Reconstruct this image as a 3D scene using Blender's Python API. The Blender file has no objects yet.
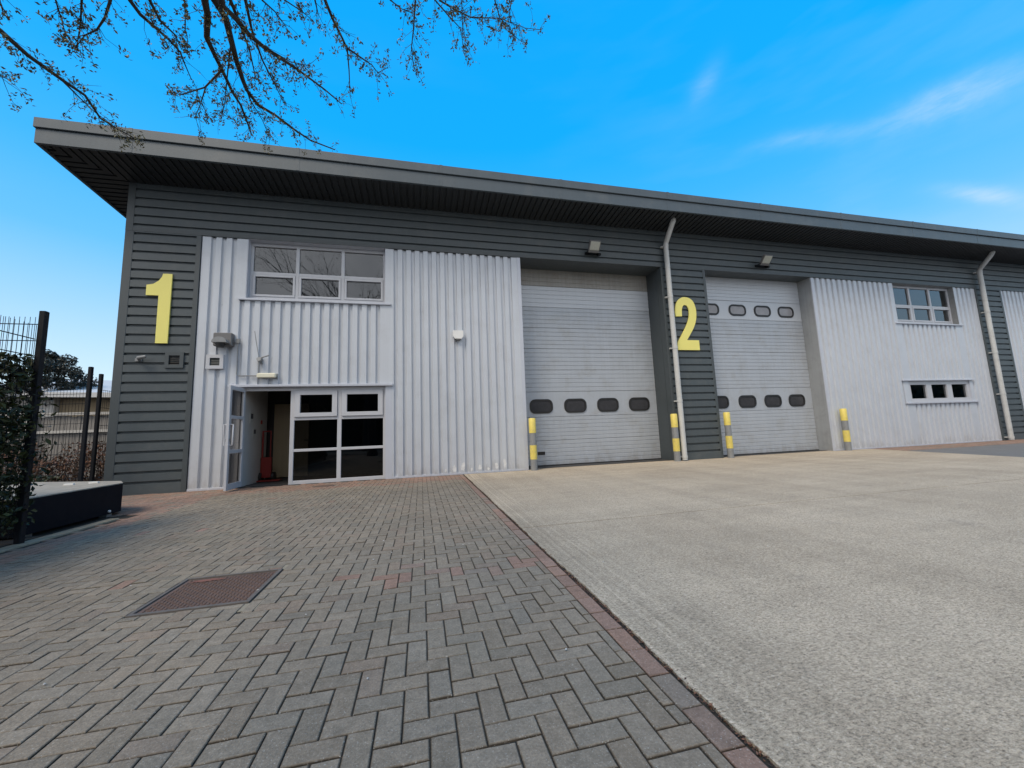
import bpy, math, random
from mathutils import Vector, Matrix, Quaternion
R = math.radians
rng = random.Random(7)
S = bpy.context.scene
COL = S.collection
D = 10.124          # distance of the building front from the camera

# ------------------------------------------------------------------ helpers
class MB:
    """collects polygons, build() links them as ONE mesh object"""
    def __init__(s): s.v = []; s.f = []; s.sm = []; s.col = None; s.mi = []; s.m = 0
    def face(s, pts, smooth=False):
        n = len(s.v); s.v += [tuple(p) for p in pts]; s.f.append(tuple(range(n, n+len(pts)))); s.sm.append(smooth); s.mi.append(s.m)
    def idx(s, verts, faces, smooth=False):
        n = len(s.v); s.v += [tuple(p) for p in verts]
        for f in faces: s.f.append(tuple(n+i for i in f)); s.sm.append(smooth); s.mi.append(s.m)
    def box(s, x0, x1, y0, y1, z0, z1):
        s.idx([(x0,y0,z0),(x1,y0,z0),(x1,y1,z0),(x0,y1,z0),(x0,y0,z1),(x1,y0,z1),(x1,y1,z1),(x0,y1,z1)],
              [(0,3,2,1),(4,5,6,7),(0,1,5,4),(1,2,6,5),(2,3,7,6),(3,0,4,7)])
    def bbox(s, x0, x1, y0, y1, z0, z1, b=.005):
        """box with chamfered front (-y) and vertical edges"""
        P = [(x0+b,y0),(x1-b,y0),(x1,y0+b),(x1,y1-b),(x1-b,y1),(x0+b,y1),(x0,y1-b),(x0,y0+b)]
        cx, cy = (x0+x1)/2, (y0+y1)/2
        def ins(p): return (p[0]-(b if p[0]>cx else -b), p[1]-(b if p[1]>cy else -b))
        rings = [[(ins(p)[0],ins(p)[1],z0) for p in P],[(p[0],p[1],z0+b) for p in P],[(p[0],p[1],z1-b) for p in P],[(ins(p)[0],ins(p)[1],z1) for p in P]]
        V = [q for r in rings for q in r]; F = []
        for k in range(3):
            for i in range(8): F.append((k*8+i, k*8+(i+1)%8, (k+1)*8+(i+1)%8, (k+1)*8+i))
        F.append(tuple(range(24,32))); F.append(tuple(reversed(range(8))))
        s.idx(V, F)
    def prism(s, poly, y0, y1):
        """(x,z) outline given anticlockwise as seen from -y, extruded y0..y1"""
        n = len(poly)
        V = [(x,y0,z) for x,z in poly]+[(x,y1,z) for x,z in poly]
        F = [tuple(range(n)), tuple(reversed(range(n,2*n)))]
        F += [(i, n+i, n+(i+1)%n, (i+1)%n) for i in range(n)]
        s.idx(V, F)
    def slab(s, poly, z0, z1):
        n = len(poly)
        V = [(x,y,z0) for x,y in poly]+[(x,y,z1) for x,y in poly]
        F = [tuple(reversed(range(n))), tuple(range(n,2*n))]
        F += [(i,(i+1)%n,n+(i+1)%n,n+i) for i in range(n)]
        s.idx(V, F)
    def tube(s, pts, rad, n=8, cap=True, smooth=True):
        pts = [Vector(p) for p in pts]; m = len(pts)
        if not hasattr(rad, '__len__'): rad = [rad]*m
        t0 = (pts[1]-pts[0]).normalized()
        up = Vector((0,0,1)) if abs(t0.z) < .9 else Vector((1,0,0))
        a = t0.cross(up).normalized(); V = []; F = []
        for i in range(m):
            t = (pts[min(i+1,m-1)]-pts[max(i-1,0)])
            t = t.normalized() if t.length > 1e-9 else t0
            a = (a - t*a.dot(t)); a = a.normalized() if a.length > 1e-6 else t.orthogonal().normalized()
            b = t.cross(a)
            for k in range(n):
                an = 2*math.pi*k/n
                V.append(pts[i]+(a*math.cos(an)+b*math.sin(an))*rad[i])
        for i in range(m-1):
            for k in range(n): F.append((i*n+k, i*n+(k+1)%n, (i+1)*n+(k+1)%n, (i+1)*n+k))
        s.idx(V, F, smooth)
        if cap:
            s.idx(V[:n], [tuple(reversed(range(n)))]); s.idx(V[-n:], [tuple(range(n))])
    def rrect(s, cx, cz, w, h, r, n=5):
        P = []
        for (sx, sz, a0) in ((1,-1,-90),(1,1,0),(-1,1,90),(-1,-1,180)):
            for k in range(n+1):
                a = R(a0+90*k/n); P.append((cx+sx*(w/2-r)+r*math.cos(a), cz+sz*(h/2-r)+r*math.sin(a)))
        return P
    def ring(s, outer, inner, y0, y1):
        n = len(outer)
        V = [(x,y0,z) for x,z in outer]+[(x,y0,z) for x,z in inner]+[(x,y1,z) for x,z in outer]+[(x,y1,z) for x,z in inner]
        F = []
        for i in range(n):
            j = (i+1)%n
            F += [(i,j,n+j,n+i),(i,2*n+i,2*n+j,j),(n+i,n+j,3*n+j,3*n+i)]
        s.idx(V, F)
    def build(s, name, mat, parent=None, at=None, kind=None, label=None, cat=None, group=None):
        off = Vector(at) if at else Vector((0,0,0))
        if parent:
            q = parent
            while q: off = off+Vector(q.location); q = q.parent
        me = bpy.data.meshes.new(name)
        me.from_pydata([(x-off.x, y-off.y, z-off.z) for x,y,z in s.v], [], s.f)
        me.polygons.foreach_set('use_smooth', s.sm)
        for m in (mat if isinstance(mat, (list,tuple)) else [mat]): me.materials.append(m)
        me.polygons.foreach_set('material_index', s.mi)
        if s.col is not None:
            at_ = me.color_attributes.new('tone', 'FLOAT_COLOR', 'POINT')
            at_.data.foreach_set('color', [c for q in s.col for c in q])
        me.update()
        o = bpy.data.objects.new(name, me); COL.objects.link(o)
        if parent: o.parent = parent
        elif at: o.location = at
        return tag(o, label, cat, group, kind)

def tag(o, label=None, cat=None, group=None, kind=None):
    if label: o['label'] = label
    if cat: o['category'] = cat
    if group: o['group'] = group
    if kind: o['kind'] = kind
    return o

def thing(name, loc, label, cat, group=None):
    o = bpy.data.objects.new(name, None); COL.objects.link(o); o.location = loc
    return tag(o, label, cat, group)

def dup(o, loc, label=None, parent=None):
    c = o.copy(); COL.objects.link(c)
    if parent: c.parent = parent
    else: c.location = loc
    if label: c['label'] = label
    for ch in [q for q in bpy.data.objects if q.parent == o]: dup(ch, None, None, c)
    return c

# ------------------------------------------------------------------ materials
def nodes(name):
    m = bpy.data.materials.new(name); m.use_nodes = True
    t = m.node_tree; t.nodes.clear()
    out = t.nodes.new('ShaderNodeOutputMaterial')
    return m, t, out
def N(t, ty, **kw):
    n = t.nodes.new(ty)
    for k, v in kw.items():
        if k.startswith('i_'):
            key = k[2:]; n.inputs[int(key) if key.isdigit() else key].default_value = v
        else: setattr(n, k, v)
    return n
def mth(t, op, a, b=None, c=None, clamp=False):
    n = t.nodes.new('ShaderNodeMath'); n.operation = op; n.use_clamp = clamp
    for i, x in enumerate((a, b, c)):
        if x is None: continue
        if isinstance(x, (int, float)): n.inputs[i].default_value = x
        else: t.links.new(x, n.inputs[i])
    return n.outputs[0]
def mixc(t, fac, a, b, mode='MIX'):
    n = t.nodes.new('ShaderNodeMix'); n.data_type = 'RGBA'; n.blend_type = mode
    for i, x in ((0, fac), (6, a), (7, b)):
        if isinstance(x, (int, float)): n.inputs[i].default_value = x
        elif isinstance(x, tuple): n.inputs[i].default_value = (*x, 1) if len(x) == 3 else x
        else: t.links.new(x, n.inputs[i])
    return n.outputs[2]
def ramp(t, fac, stops):
    n = t.nodes.new('ShaderNodeValToRGB'); e = n.color_ramp.elements
    while len(e) > 1: e.remove(e[-1])
    for i, (p, c) in enumerate(stops):
        q = e[0] if i == 0 else e.new(p)
        q.position = p; q.color = (c, c, c, 1) if isinstance(c, (int, float)) else (*c, 1)
    t.links.new(fac, n.inputs[0]); return n.outputs[0]
def coords(t, scale=(1,1,1)):
    tc = N(t, 'ShaderNodeTexCoord'); mp = N(t, 'ShaderNodeMapping'); mp.inputs['Scale'].default_value = scale
    t.links.new(tc.outputs['Object'], mp.inputs[0]); return mp.outputs[0]
def noise(t, vec, scale, detail=4, rough=.55):
    n = N(t, 'ShaderNodeTexNoise'); n.inputs['Scale'].default_value = scale; n.inputs['Detail'].default_value = detail
    n.inputs['Roughness'].default_value = rough; t.links.new(vec, n.inputs['Vector']); return n.outputs['Fac']

def mat(name, col, rough=.6, metal=0., var=.12, vs=3., streak=0., dirt=None, dirt_amt=0., bump=0., bs=60., spec=.5, coat=0., tone=False, splash=0.):
    m, t, out = nodes(name)
    p = N(t, 'ShaderNodeBsdfPrincipled'); t.links.new(p.outputs[0], out.inputs[0])
    p.inputs['Metallic'].default_value = metal; p.inputs['Specular IOR Level'].default_value = spec
    p.inputs['Coat Weight'].default_value = coat
    v = coords(t)
    f = noise(t, v, vs, 6)
    k = mth(t, 'MULTIPLY_ADD', f, 2*var, 1-var)
    if streak:
        f2 = noise(t, coords(t, (9, 9, .25)), 1.5, 5)
        k = mth(t, 'MULTIPLY', k, mth(t, 'MULTIPLY_ADD', f2, 2*streak, 1-streak))
    c = mixc(t, 1., col, k, 'MULTIPLY')
    if tone:
        a = N(t, 'ShaderNodeAttribute', attribute_name='tone'); c = mixc(t, 1., c, a.outputs['Color'], 'MULTIPLY')
    if dirt:
        d = ramp(t, noise(t, v, vs*1.7, 8, .7), [(.5, 0.), (.72, dirt_amt)])
        c = mixc(t, d, c, dirt)
    if splash:
        sz = N(t, 'ShaderNodeSeparateXYZ'); tc_ = N(t, 'ShaderNodeTexCoord'); g_ = N(t, 'ShaderNodeNewGeometry'); t.links.new(g_.outputs['Position'], sz.inputs[0])
        lim = mth(t, 'MULTIPLY_ADD', noise(t, coords(t, (2.5,2.5,.8)), 2., 7, .7), 1.3, -.42)
        dm = mth(t, 'MULTIPLY', mth(t, 'SUBTRACT', lim, sz.outputs['Z']), 3.2, clamp=True)
        c = mixc(t, mth(t, 'MULTIPLY', dm, splash), c, (.20,.18,.155))
    t.links.new(c, p.inputs['Base Color'])
    r = mth(t, 'MULTIPLY_ADD', noise(t, v, vs*4, 3), .2, rough-.1, clamp=True); t.links.new(r, p.inputs['Roughness'])
    if bump:
        b = N(t, 'ShaderNodeBump'); b.inputs['Strength'].default_value = bump; b.inputs['Distance'].default_value = .01
        t.links.new(noise(t, v, bs, 4, .6), b.inputs['Height']); t.links.new(b.outputs[0], p.inputs['Normal'])
    return m

M = {}
M['grey']   = mat('grey_coated_steel', (.066,.082,.092), .5, 0, .07, 1.3, .08, (.15,.15,.14), .25)
M['trim']   = mat('grey_trim_steel', (.058,.070,.077), .45, 0, .06, 2., .06)
M['fascia'] = mat('grey_fascia_steel', (.068,.089,.106), .45, 0, .10, .9, .10, (.2,.2,.19), .2)
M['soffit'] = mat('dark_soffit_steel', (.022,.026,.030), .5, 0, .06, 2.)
M['silver'] = mat('silver_coated_steel', (.525,.558,.612), .42, .12, .06, 1.1, .07, (.38,.385,.41), .3, splash=.35)
M['silver2']= mat('silver_flashing_steel', (.49,.52,.59), .4, .12, .08, 2., .08)
M['doorm']  = mat('aluminium_door_panel', (.39,.425,.475), .42, .1, .09, 1.4, .08, (.28,.27,.25), .4, splash=.4)
M['doorw']  = mat('pale_door_panel', (.49,.525,.575), .4, .05, .05, 1.4, .05)
M['doord']  = mat('stained_door_panel', (.29,.285,.27), .5, .1, .25, 1.6, .22, (.22,.19,.16), .6)
M['jamb']   = mat('galvanised_jamb', (.33,.345,.36), .45, .2, .15, 1.8, .15, (.2,.2,.19), .4)
M['white']  = mat('white_frame_paint', (.48,.495,.535), .35, 0, .05, 2., .05)
M['rubber'] = mat('black_rubber', (.012,.012,.013), .5)
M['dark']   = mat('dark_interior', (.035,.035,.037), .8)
M['yellow'] = mat('yellow_sign_enamel', (.80,.73,.20), .4, 0, .05, 3.)
M['byellow']= mat('yellow_bollard_paint', (.70,.57,.13), .5, 0, .12, 6., .1, (.3,.27,.2), .5)
M['bgrey']  = mat('weathered_grey_steel', (.24,.25,.26), .55, .1, .15, 6., .1, (.14,.13,.12), .5)
M['pipe']   = mat('grey_plastic_pipe', (.50,.51,.51), .4, 0, .1, 1.5, .1, (.25,.25,.24), .4)
M['pipel']  = mat('light_plastic_pipe', (.52,.53,.53), .4, 0, .1, 1.5, .1, (.3,.3,.28), .4)
M['lampgrey']=mat('grey_lamp_casing', (.14,.138,.14), .45)
M['black']  = mat('black_powder_coat', (.008,.009,.012), .6, 0, .2, 3., spec=.2)
M['blackp'] = mat('black_plate', (.006,.007,.011), .7, 0, .3, 2., .2, spec=.12)
M['plattop']= mat('pale_scuffed_steel_top', (.31,.28,.235), .85, 0, .3, 4., 0, (.5,.46,.40), .6, spec=.15)
M['cream']  = mat('cream_plastic', (.70,.68,.55), .4)
M['bellw']  = mat('white_plastic_box', (.75,.75,.74), .4)
M['red']    = mat('red_enamel', (.17,.010,.008), .5)
M['wallw']  = mat('white_plaster', (.48,.48,.47), .8)
M['beige']  = mat('beige_door_veneer', (.36,.29,.19), .5, 0, .1, 3., .15)
M['rust']   = mat('rusty_cast_iron', (.15,.098,.078), .6, .2, .3, 6., 0, (.16,.09,.06), .5, .3, 40)
M['rustframe']=mat('worn_iron_frame', (.15,.13,.115), .6, .2, .3, 6., 0, (.06,.05,.04), .6, .3, 40)
M['kerb']   = mat('mossy_concrete_kerb', (.27,.235,.175), .85, 0, .25, 5., 0, (.10,.11,.05), .5, .6, 60)
M['soil']   = mat('dark_soil', (.035,.028,.022), .95, 0, .4, 6., 0, None, 0, .8, 30)
M['bark']   = mat('dark_bark', (.050,.040,.033), .85, 0, .3, 12., 0, None, 0, .5, 40)
M['stem']   = mat('brown_stem', (.05,.035,.025), .85)
def leafmat(name, a, b):
    m, t, out = nodes(name)
    p = N(t, 'ShaderNodeBsdfPrincipled'); t.links.new(p.outputs[0], out.inputs[0])
    at = N(t, 'ShaderNodeAttribute', attribute_name='tone')
    s = N(t, 'ShaderNodeSeparateColor'); t.links.new(at.outputs['Color'], s.inputs[0])
    t.links.new(mixc(t, s.outputs[0], a, b), p.inputs['Base Color'])
    p.inputs['Roughness'].default_value = .5; p.inputs['Specular IOR Level'].default_value = .3
    return m
M['bud']    = leafmat('olive_brown_buds', (.055,.044,.026), (.23,.20,.075))
M['ivy']    = leafmat('dark_evergreen_leaf', (.012,.018,.006), (.075,.090,.030))
M['deadleaf']=leafmat('brown_beech_leaf', (.035,.018,.010), (.19,.095,.055))
M['pine']   = leafmat('far_dark_leaf', (.014,.018,.012), (.05,.05,.04))

def glass(name, tint=(.02,.022,.025), ior=2.1, rough=.012, tv=.5):
    """a pane: see-through, with the mirror reflection of coated double glazing"""
    m, t, out = nodes(name)
    tr = N(t, 'ShaderNodeBsdfTransparent'); tr.inputs[0].default_value = (tv,tv,tv,1)
    gl = N(t, 'ShaderNodeBsdfGlossy'); gl.inputs['Roughness'].default_value = rough; gl.inputs[0].default_value = (.95,.97,1,1)
    fr = N(t, 'ShaderNodeFresnel'); fr.inputs['IOR'].default_value = ior
    b = N(t, 'ShaderNodeBump'); b.inputs['Strength'].default_value = .012; b.inputs['Distance'].default_value = .02
    t.links.new(noise(t, coords(t), 1.3, 2), b.inputs['Height']); t.links.new(b.outputs[0], gl.inputs['Normal'])
    mx = N(t, 'ShaderNodeMixShader'); t.links.new(fr.outputs[0], mx.inputs[0])
    t.links.new(tr.outputs[0], mx.inputs[1]); t.links.new(gl.outputs[0], mx.inputs[2]); t.links.new(mx.outputs[0], out.inputs[0])
    return m
M['glass'] = glass('window_glass'); M['glass2'] = glass('entrance_glass', ior=1.5, tv=.22)
M['lens'] = mat('frosted_lamp_glass', (.42,.43,.38), .25, 0, .1, 8.)
M['vision'] = mat('smoked_acrylic_window', (.045,.046,.052), .18, 0, .3, 9.)
M['vision_sky'] = mat('acrylic_window_sky_reflection', (.26,.26,.28), .2, 0, .3, 5.)  # upper door panes: grey sky reflection put into a paler base colour

def paver_mat(name, base):
    m, t, out = nodes(name)
    p = N(t, 'ShaderNodeBsdfPrincipled'); t.links.new(p.outputs[0], out.inputs[0]); p.inputs['Roughness'].default_value = .85
    p.inputs['Specular IOR Level'].default_value = .2
    v = coords(t)
    a = N(t, 'ShaderNodeAttribute', attribute_name='tone')
    c = mixc(t, 1., a.outputs['Color'], mth(t, 'MULTIPLY_ADD', noise(t, v, 1.1, 5), .5, .75), 'MULTIPLY')
    c = mixc(t, 1., c, mth(t, 'MULTIPLY_ADD', noise(t, v, 90, 4, .75), 1.3, .35), 'MULTIPLY')
    sp = ramp(t, noise(t, v, 150, 2, .5), [(.63, 0.), (.70, .6)])
    c = mixc(t, sp, c, (.42,.41,.38))
    c = mixc(t, 1., c, mth(t, 'MULTIPLY_ADD', noise(t, v, 22, 4, .6), .8, .6), 'MULTIPLY')
    moss = ramp(t, noise(t, v, .7, 6, .65), [(.52, 0.), (.75, .35)])
    c = mixc(t, moss, c, (.13,.125,.09))
    spots = ramp(t, noise(t, v, 5., 4, .6), [(.62, 0.), (.78, .4)])
    c = mixc(t, spots, c, (.09,.085,.08))
    t.links.new(c, p.inputs['Base Color'])
    b = N(t, 'ShaderNodeBump'); b.inputs['Strength'].default_value = .55; b.inputs['Distance'].default_value = .006
    t.links.new(noise(t, v, 140, 4, .7), b.inputs['Height']); t.links.new(b.outputs[0], p.inputs['Normal'])
    return m
M['paver'] = paver_mat('concrete_block_paving', None)

def concrete_mat():
    m, t, out = nodes('brushed_concrete')
    p = N(t, 'ShaderNodeBsdfPrincipled'); t.links.new(p.outputs[0], out.inputs[0]); p.inputs['Roughness'].default_value = .88
    p.inputs['Specular IOR Level'].default_value = .15
    v = coords(t); vb = coords(t, (.55, 1.25, 1))
    big = noise(t, v, .45, 6, .6); mid = noise(t, coords(t, (.35,1.5,1)), 1.6, 6, .6); fine = noise(t, vb, 105, 4, .8); grit = noise(t, v, 85, 3, .75)
    c = ramp(t, big, [(.25, (.385,.318,.238)), (.5, (.465,.390,.296)), (.75, (.515,.435,.335))])
    c = mixc(t, 1., c, mth(t, 'MULTIPLY_ADD', mid, .5, .75), 'MULTIPLY')
    c = mixc(t, 1., c, ramp(t, fine, [(.34, .48), (.5, .97), (.66, 1.34)]), 'MULTIPLY')
    c = mixc(t, ramp(t, grit, [(.58, 0.), (.66, .75)]), c, (.66,.58,.47))
    c = mixc(t, ramp(t, grit, [(.34, .8), (.42, 0.)]), c, (.13,.105,.08))
    tr = ramp(t, noise(t, coords(t, (1.5, .12, 1)), 1.3, 5, .6), [(.36, .89), (.56, 1.)])     # faint wheel tracks towards the doors
    c = mixc(t, 1., c, tr, 'MULTIPLY')
    st = ramp(t, noise(t, v, 2.3, 7, .7), [(.58, 0.), (.75, .45)])
    c = mixc(t, st, c, (.19,.17,.145))
    sx = N(t, 'ShaderNodeSeparateXYZ'); t.links.new(v, sx.inputs[0])
    edge = ramp(t, mth(t, 'MULTIPLY', sx.outputs['X'], .25), [(.30, 1.), (.42, 0.)])      # float marks along the slab edge
    fl = ramp(t, noise(t, coords(t, (30, .35, 1)), 1., 3, .6), [(.35, .78), (.55, 1.), (.68, 1.18)])
    c = mixc(t, edge, c, mixc(t, 1., c, fl, 'MULTIPLY'))
    t.links.new(c, p.inputs['Base Color'])
    b = N(t, 'ShaderNodeBump'); b.inputs['Strength'].default_value = .8; b.inputs['Distance'].default_value = .008
    h = mth(t, 'ADD', fine, mth(t, 'MULTIPLY', grit, .5))
    t.links.new(h, b.inputs['Height']); t.links.new(b.outputs[0], p.inputs['Normal'])
    return m
M['concrete'] = concrete_mat()
M['asphalt'] = mat('worn_asphalt', (.15,.148,.145), .9, 0, .2, 2., 0, (.10,.098,.095), .6, .6, 120)
M['ground'] = mat('far_ground', (.12,.115,.10), .95, 0, .3, .05)
M['joint'] = mat('sandy_joint', (.022,.020,.017), .95, 0, .3, 8., 0, (.06,.065,.03), .4)
M['farroof'] = mat('pale_metal_roof', (.50,.50,.50), .6, 0, .15, .5)
M['farwall'] = mat('tan_wall', (.30,.235,.15), .8, 0, .15, .5)
M['farpale'] = mat('pale_wall', (.52,.50,.47), .8, 0, .1, .5)
M['fencegrey'] = mat('weathered_fence_board', (.21,.20,.19), .85, 0, .3, 3., .25)
M['fencepale'] = mat('pale_fence_rail', (.44,.43,.41), .8, 0, .2, 3.)
M['sticker'] = mat('printed_paper', (.45,.46,.44), .6)
M['paperd'] = mat('dark_print', (.06,.06,.07), .6)
M['redprint'] = mat('red_print', (.4,.04,.03), .6)
M['filler'] = mat('white_filler', (.66,.67,.68), .8, 0, .25, 14.)

SKY_MIX = .95
CLOUD_V = 12.5
SUN_E, SUN_ANG = 2.5, 22.
EXPO = .08

# ------------------------------------------------------------------ ground
def sheet(name, poly, z, m, th=.05, **k):
    b = MB(); b.slab(poly, z-th, z); return b.build(name, m, kind='structure', **k)
b = MB(); b.slab([(-700,-500),(700,-500),(700,900),(-700,900)], -.25, -.06)
b.build('ground', M['ground'], kind='structure')
sheet('joint_bed', [(-9.5,-6),(1.06,-6),(1.06,10.9),(-9.5,10.9)], -.007, M['joint'])

# the block paving: every block a little off in height, tilt and tone
def pav_tone(x, y, red):
    g = rng.uniform(.90, 1.09)
    if red:
        q = rng.random()
        if q < .75: c = (.262, .172, .132)
        elif q < .9: c = (.238, .174, .138)
        else: c = (.212, .176, .142)
    else:
        q = rng.random()
        c = (.232,.196,.152) if q < .8 else ((.210,.180,.141) if q < .95 else (.226,.181,.139))
    w = rng.uniform(.98, 1.025)
    return (c[0]*g*w, c[1]*g, c[2]*g/w, 1)
pv = MB(); pv.col = []
def block(x0, y0, w, h, tone):
    j = .0045; ch = .0045
    x0 += j/2; y0 += j/2; x1 = x0+w-j; y1 = y0+h-j
    dz = rng.gauss(0, .0009); tx = rng.gauss(0, .0010); ty = rng.gauss(0, .0010)
    a = rng.gauss(0, .006); cx, cy = (x0+x1)/2, (y0+y1)/2
    def P(x, y, z):
        dx, dy = x-cx, y-cy
        return (cx+dx-dy*a, cy+dy+dx*a, z+dz+tx*dx/.1+ty*dy/.1)
    o = [(x0,y0),(x1,y0),(x1,y1),(x0,y1)]; i = [(x0+ch,y0+ch),(x1-ch,y0+ch),(x1-ch,y1-ch),(x0+ch,y1-ch)]
    V = [P(*q,-.02) for q in o]+[P(*q,-.0035) for q in o]+[P(*q,0) for q in i]
    F = [(8,9,10,11)]
    for k in range(4):
        l = (k+1)%4
        F += [(k,l,4+l,4+k),(4+k,4+l,8+l,8+k)]
    pv.idx(V, F); pv.col += [(.035,.031,.026,1)]*4+[(tone[0]*.38,tone[1]*.36,tone[2]*.34,1)]*4+[tone]*4
def is_red(x, y):
    if y > 9.0+.05*math.sin(x*3): return True
    if x < -3.85-.03*(y-5.5) and y > 4: return True
    if x < -3.75 and y <= 4: return True
    # a worn bay line of red blocks across the grey
    if 3.02 < y < 3.22 and -.95 < x < .9: return rng.random() < .55
    if 3.22 < y < 3.42 and -.95 < x < .9: return rng.random() < .12
    return rng.random() < .004
u = .0955
def in_pave(cx, cy):
    if cx > 1.05 or cy > 10.13 or cy < -4: return False
    if cx < -4.22 and cy < 7.3: return False
    if cx < -4.22: return cx > -9.0
    return True
for i in range(-99, 12):
    for j in range(-44, 108):
        k = (i-j) % 4
        x, y = i*u-.075, j*u
        if k == 0: w, h = 2*u, u
        elif k == 3: w, h = u, 2*u
        else: continue
        cx, cy = x+w/2, y+h/2
        if in_pave(cx, cy):
            if x+w > .93: w = .93-x
            tn = pav_tone(cx, cy, is_red(cx, cy))
            if w > .02:
                x1, y1 = x+w, y+h
                if x1 > -1.80 and x < -1.10 and y1 > 3.02 and y < 3.69:      # cut blocks round the cover
                    if x < -1.80: x1 = -1.80
                    elif x1 > -1.10: x = -1.10
                    elif y < 3.02: y1 = 3.02
                    elif y1 > 3.69: y = 3.69
                    else: continue
                if x1-x > .018 and y1-y > .018: block(x, y, x1-x, y1-y, tn)
y = -4.
while y < 10.0:                                            # the red edge course beside the concrete
    block(.93, y, .1, .2, pav_tone(0, 0, True)); y += .2
pv.build('block_paving', M['paver'], kind='structure')

# concrete yard, two bays with an open joint, its edge a little ragged
def yard(y0, y1, name):
    b = MB(); L = []; y = y0
    while y < y1: L.append((1.052+.007*math.sin(y*3.1)+rng.uniform(-.006,.008), y)); y += .06
    P = [(13.6, y0)]+[(13.75+.07*(y1-y0), y1)]+[(L[-1][0], y1)]+L[::-1][1:]
    if y0 < 4: P[0] = (9.5, y0); P.insert(1, (13.0, 4.2)); P[2] = (13.0, y1)
    else: P[0] = (13.0, y0); P[1] = (14.4, y1)
    b.slab(P, -.12, .004); return b.build(name, M['concrete'], kind='structure')
yard(-6, 4.213, 'concrete_yard'); yard(4.229, 9.15, 'concrete_yard')
b = MB(); b.slab([(1.06,4.20),(13.0,4.20),(13.0,4.24),(1.06,4.24)], -.05, -.010); b.build('joint_filler', M['soil'], kind='structure')
b = MB(); b.slab([(1.06,9.154),(14.4,9.154),(14.6,10.10),(13.19,10.10),(13.19,10.95),(8.90,10.95),(8.90,10.12),(7.29,10.12),(7.29,10.95),(2.79,10.95),(2.79,10.10),(1.06,10.10)], -.12, .004)
b.build('concrete_yard', M['concrete'], kind='structure')
b = MB(); b.slab([(9.52,-6),(60,-6),(60,8.9),(14.42,8.9),(14.40,9.15),(13.02,4.22)], -.10, -.002)
b.build('asphalt_road', M['asphalt'], kind='structure')
pv = MB(); pv.col = []
for i in range(0, 160):
    for j in range(0, 12):
        x = 14.45+.2*i; y = 8.92+.1*j
        block(x+(.1 if j%2 else 0), y, .2, .1, pav_tone(0,0,True))
pv.build('brick_margin', M['paver'], kind='structure')
sheet('margin_bed', [(14.42,8.91),(47,8.91),(47,10.12),(14.42,10.12)], -.007, M['joint'])
# debris along the open joint beside the red course
b = MB(); b.col = []
for k in range(2600):
    y = rng.uniform(.8, 9.6)**1.0; x = 1.040+rng.gauss(0, .007)+(.02*rng.random() if rng.random()<.15 else 0)
    s = rng.uniform(.003, .010); a = rng.uniform(0, 6.28); z = rng.uniform(-.004, .006)
    d = Vector((math.cos(a)*s, math.sin(a)*s, rng.uniform(-.2,.6)*s)); e = Vector((-math.sin(a)*s*.5, math.cos(a)*s*.5, .2*s))
    c = Vector((x, y, z)); b.face([c-d, c+e, c+d, c-e]); g = rng.random(); b.col += [(g,g,g,1)]*4
b.build('joint_debris', M['deadleaf'], kind='stuff', label='brown crumbs and moss in the joint beside the red edge bricks', cat='debris')
sheet('planting_soil', [(-14,-6),(-4.42,-6),(-4.42,6.0),(-4.85,6.0),(-6.8,8.75),(-7.6,8.75),(-7.6,30),(-60,30),(-60,-6)], .02, M['soil'], .07)
b = MB()
y = -4.0
while y < 6.1:
    b.bbox(-4.40, -4.26, y, y+.908, -.1, .018, .010); y += .914
b.build('kerb', M['kerb'], kind='structure')

# manhole cover
mh = thing('manhole_cover', (-1.45, 3.35, 0), 'rusty rectangular manhole cover set in the grey block paving', 'manhole cover')
b = MB()
for q in ((-1.785,-1.11,3.025,3.055),(-1.785,-1.11,3.655,3.68),(-1.785,-1.765,3.055,3.655),(-1.135,-1.11,3.055,3.655)):
    b.box(q[0],q[1],q[2],q[3],-.06,.006)
b.build('frame', M['rustframe'], mh)
b = MB(); b.ring([(-1.93,2.90),(-.98,2.90),(-.98,3.81),(-1.93,3.81)], [(-1.80,3.02),(-1.10,3.02),(-1.10,3.69),(-1.80,3.69)], 0, .02)
b.v = [(x, z, -.004-y) for x, y, z in b.v]; b.build('mortar_bed', M['kerb'], mh)
b = MB(); b.box(-1.757,-1.143,3.063,3.647,-.06,-.002)
for i in range(20):
    for j in range(19):
        x = -1.735+i*.0298; y = 3.085+j*.0295
        if (i+j)%2: b.box(x,x+.020,y,y+.008,-.002,.003)
        else: b.box(x+.006,x+.014,y-.006,y+.014,-.002,.003)
b.build('cover', M['rust'], mh)
b = MB(); P = []
for k in range(26):
    a = 2*math.pi*k/26; r = rng.uniform(.55,1.1); P.append((-1.60+.125*r*math.cos(a), 3.59+.034*r*math.sin(a), .0036))
for k in range(26): b.idx([(-1.60,3.59,.0036), P[k], P[(k+1)%26]], [(0,1,2)])
b.build('paint_patch', mat('faded_red_paint', (.20,.085,.06), .8, 0, .4, 20.), mh)
dc = thing('drain_cover', (-2.1, 9.5, 0), 'small oval drain cover in the red bricks before the entrance glazing', 'drain cover')
b = MB(); P = [(-2.1+.24*math.cos(R(a)), 9.52+.15*math.sin(R(a))) for a in range(0,360,15)]
b.slab(P, -.004, .007); b.build('frame', M['rustframe'], dc)
b = MB(); P = [(-2.1+.20*math.cos(R(a)), 9.52+.115*math.sin(R(a))) for a in range(0,360,15)]
b.slab(P, .006, .0095); b.build('lid', M['rust'], dc)
b = MB()
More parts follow.
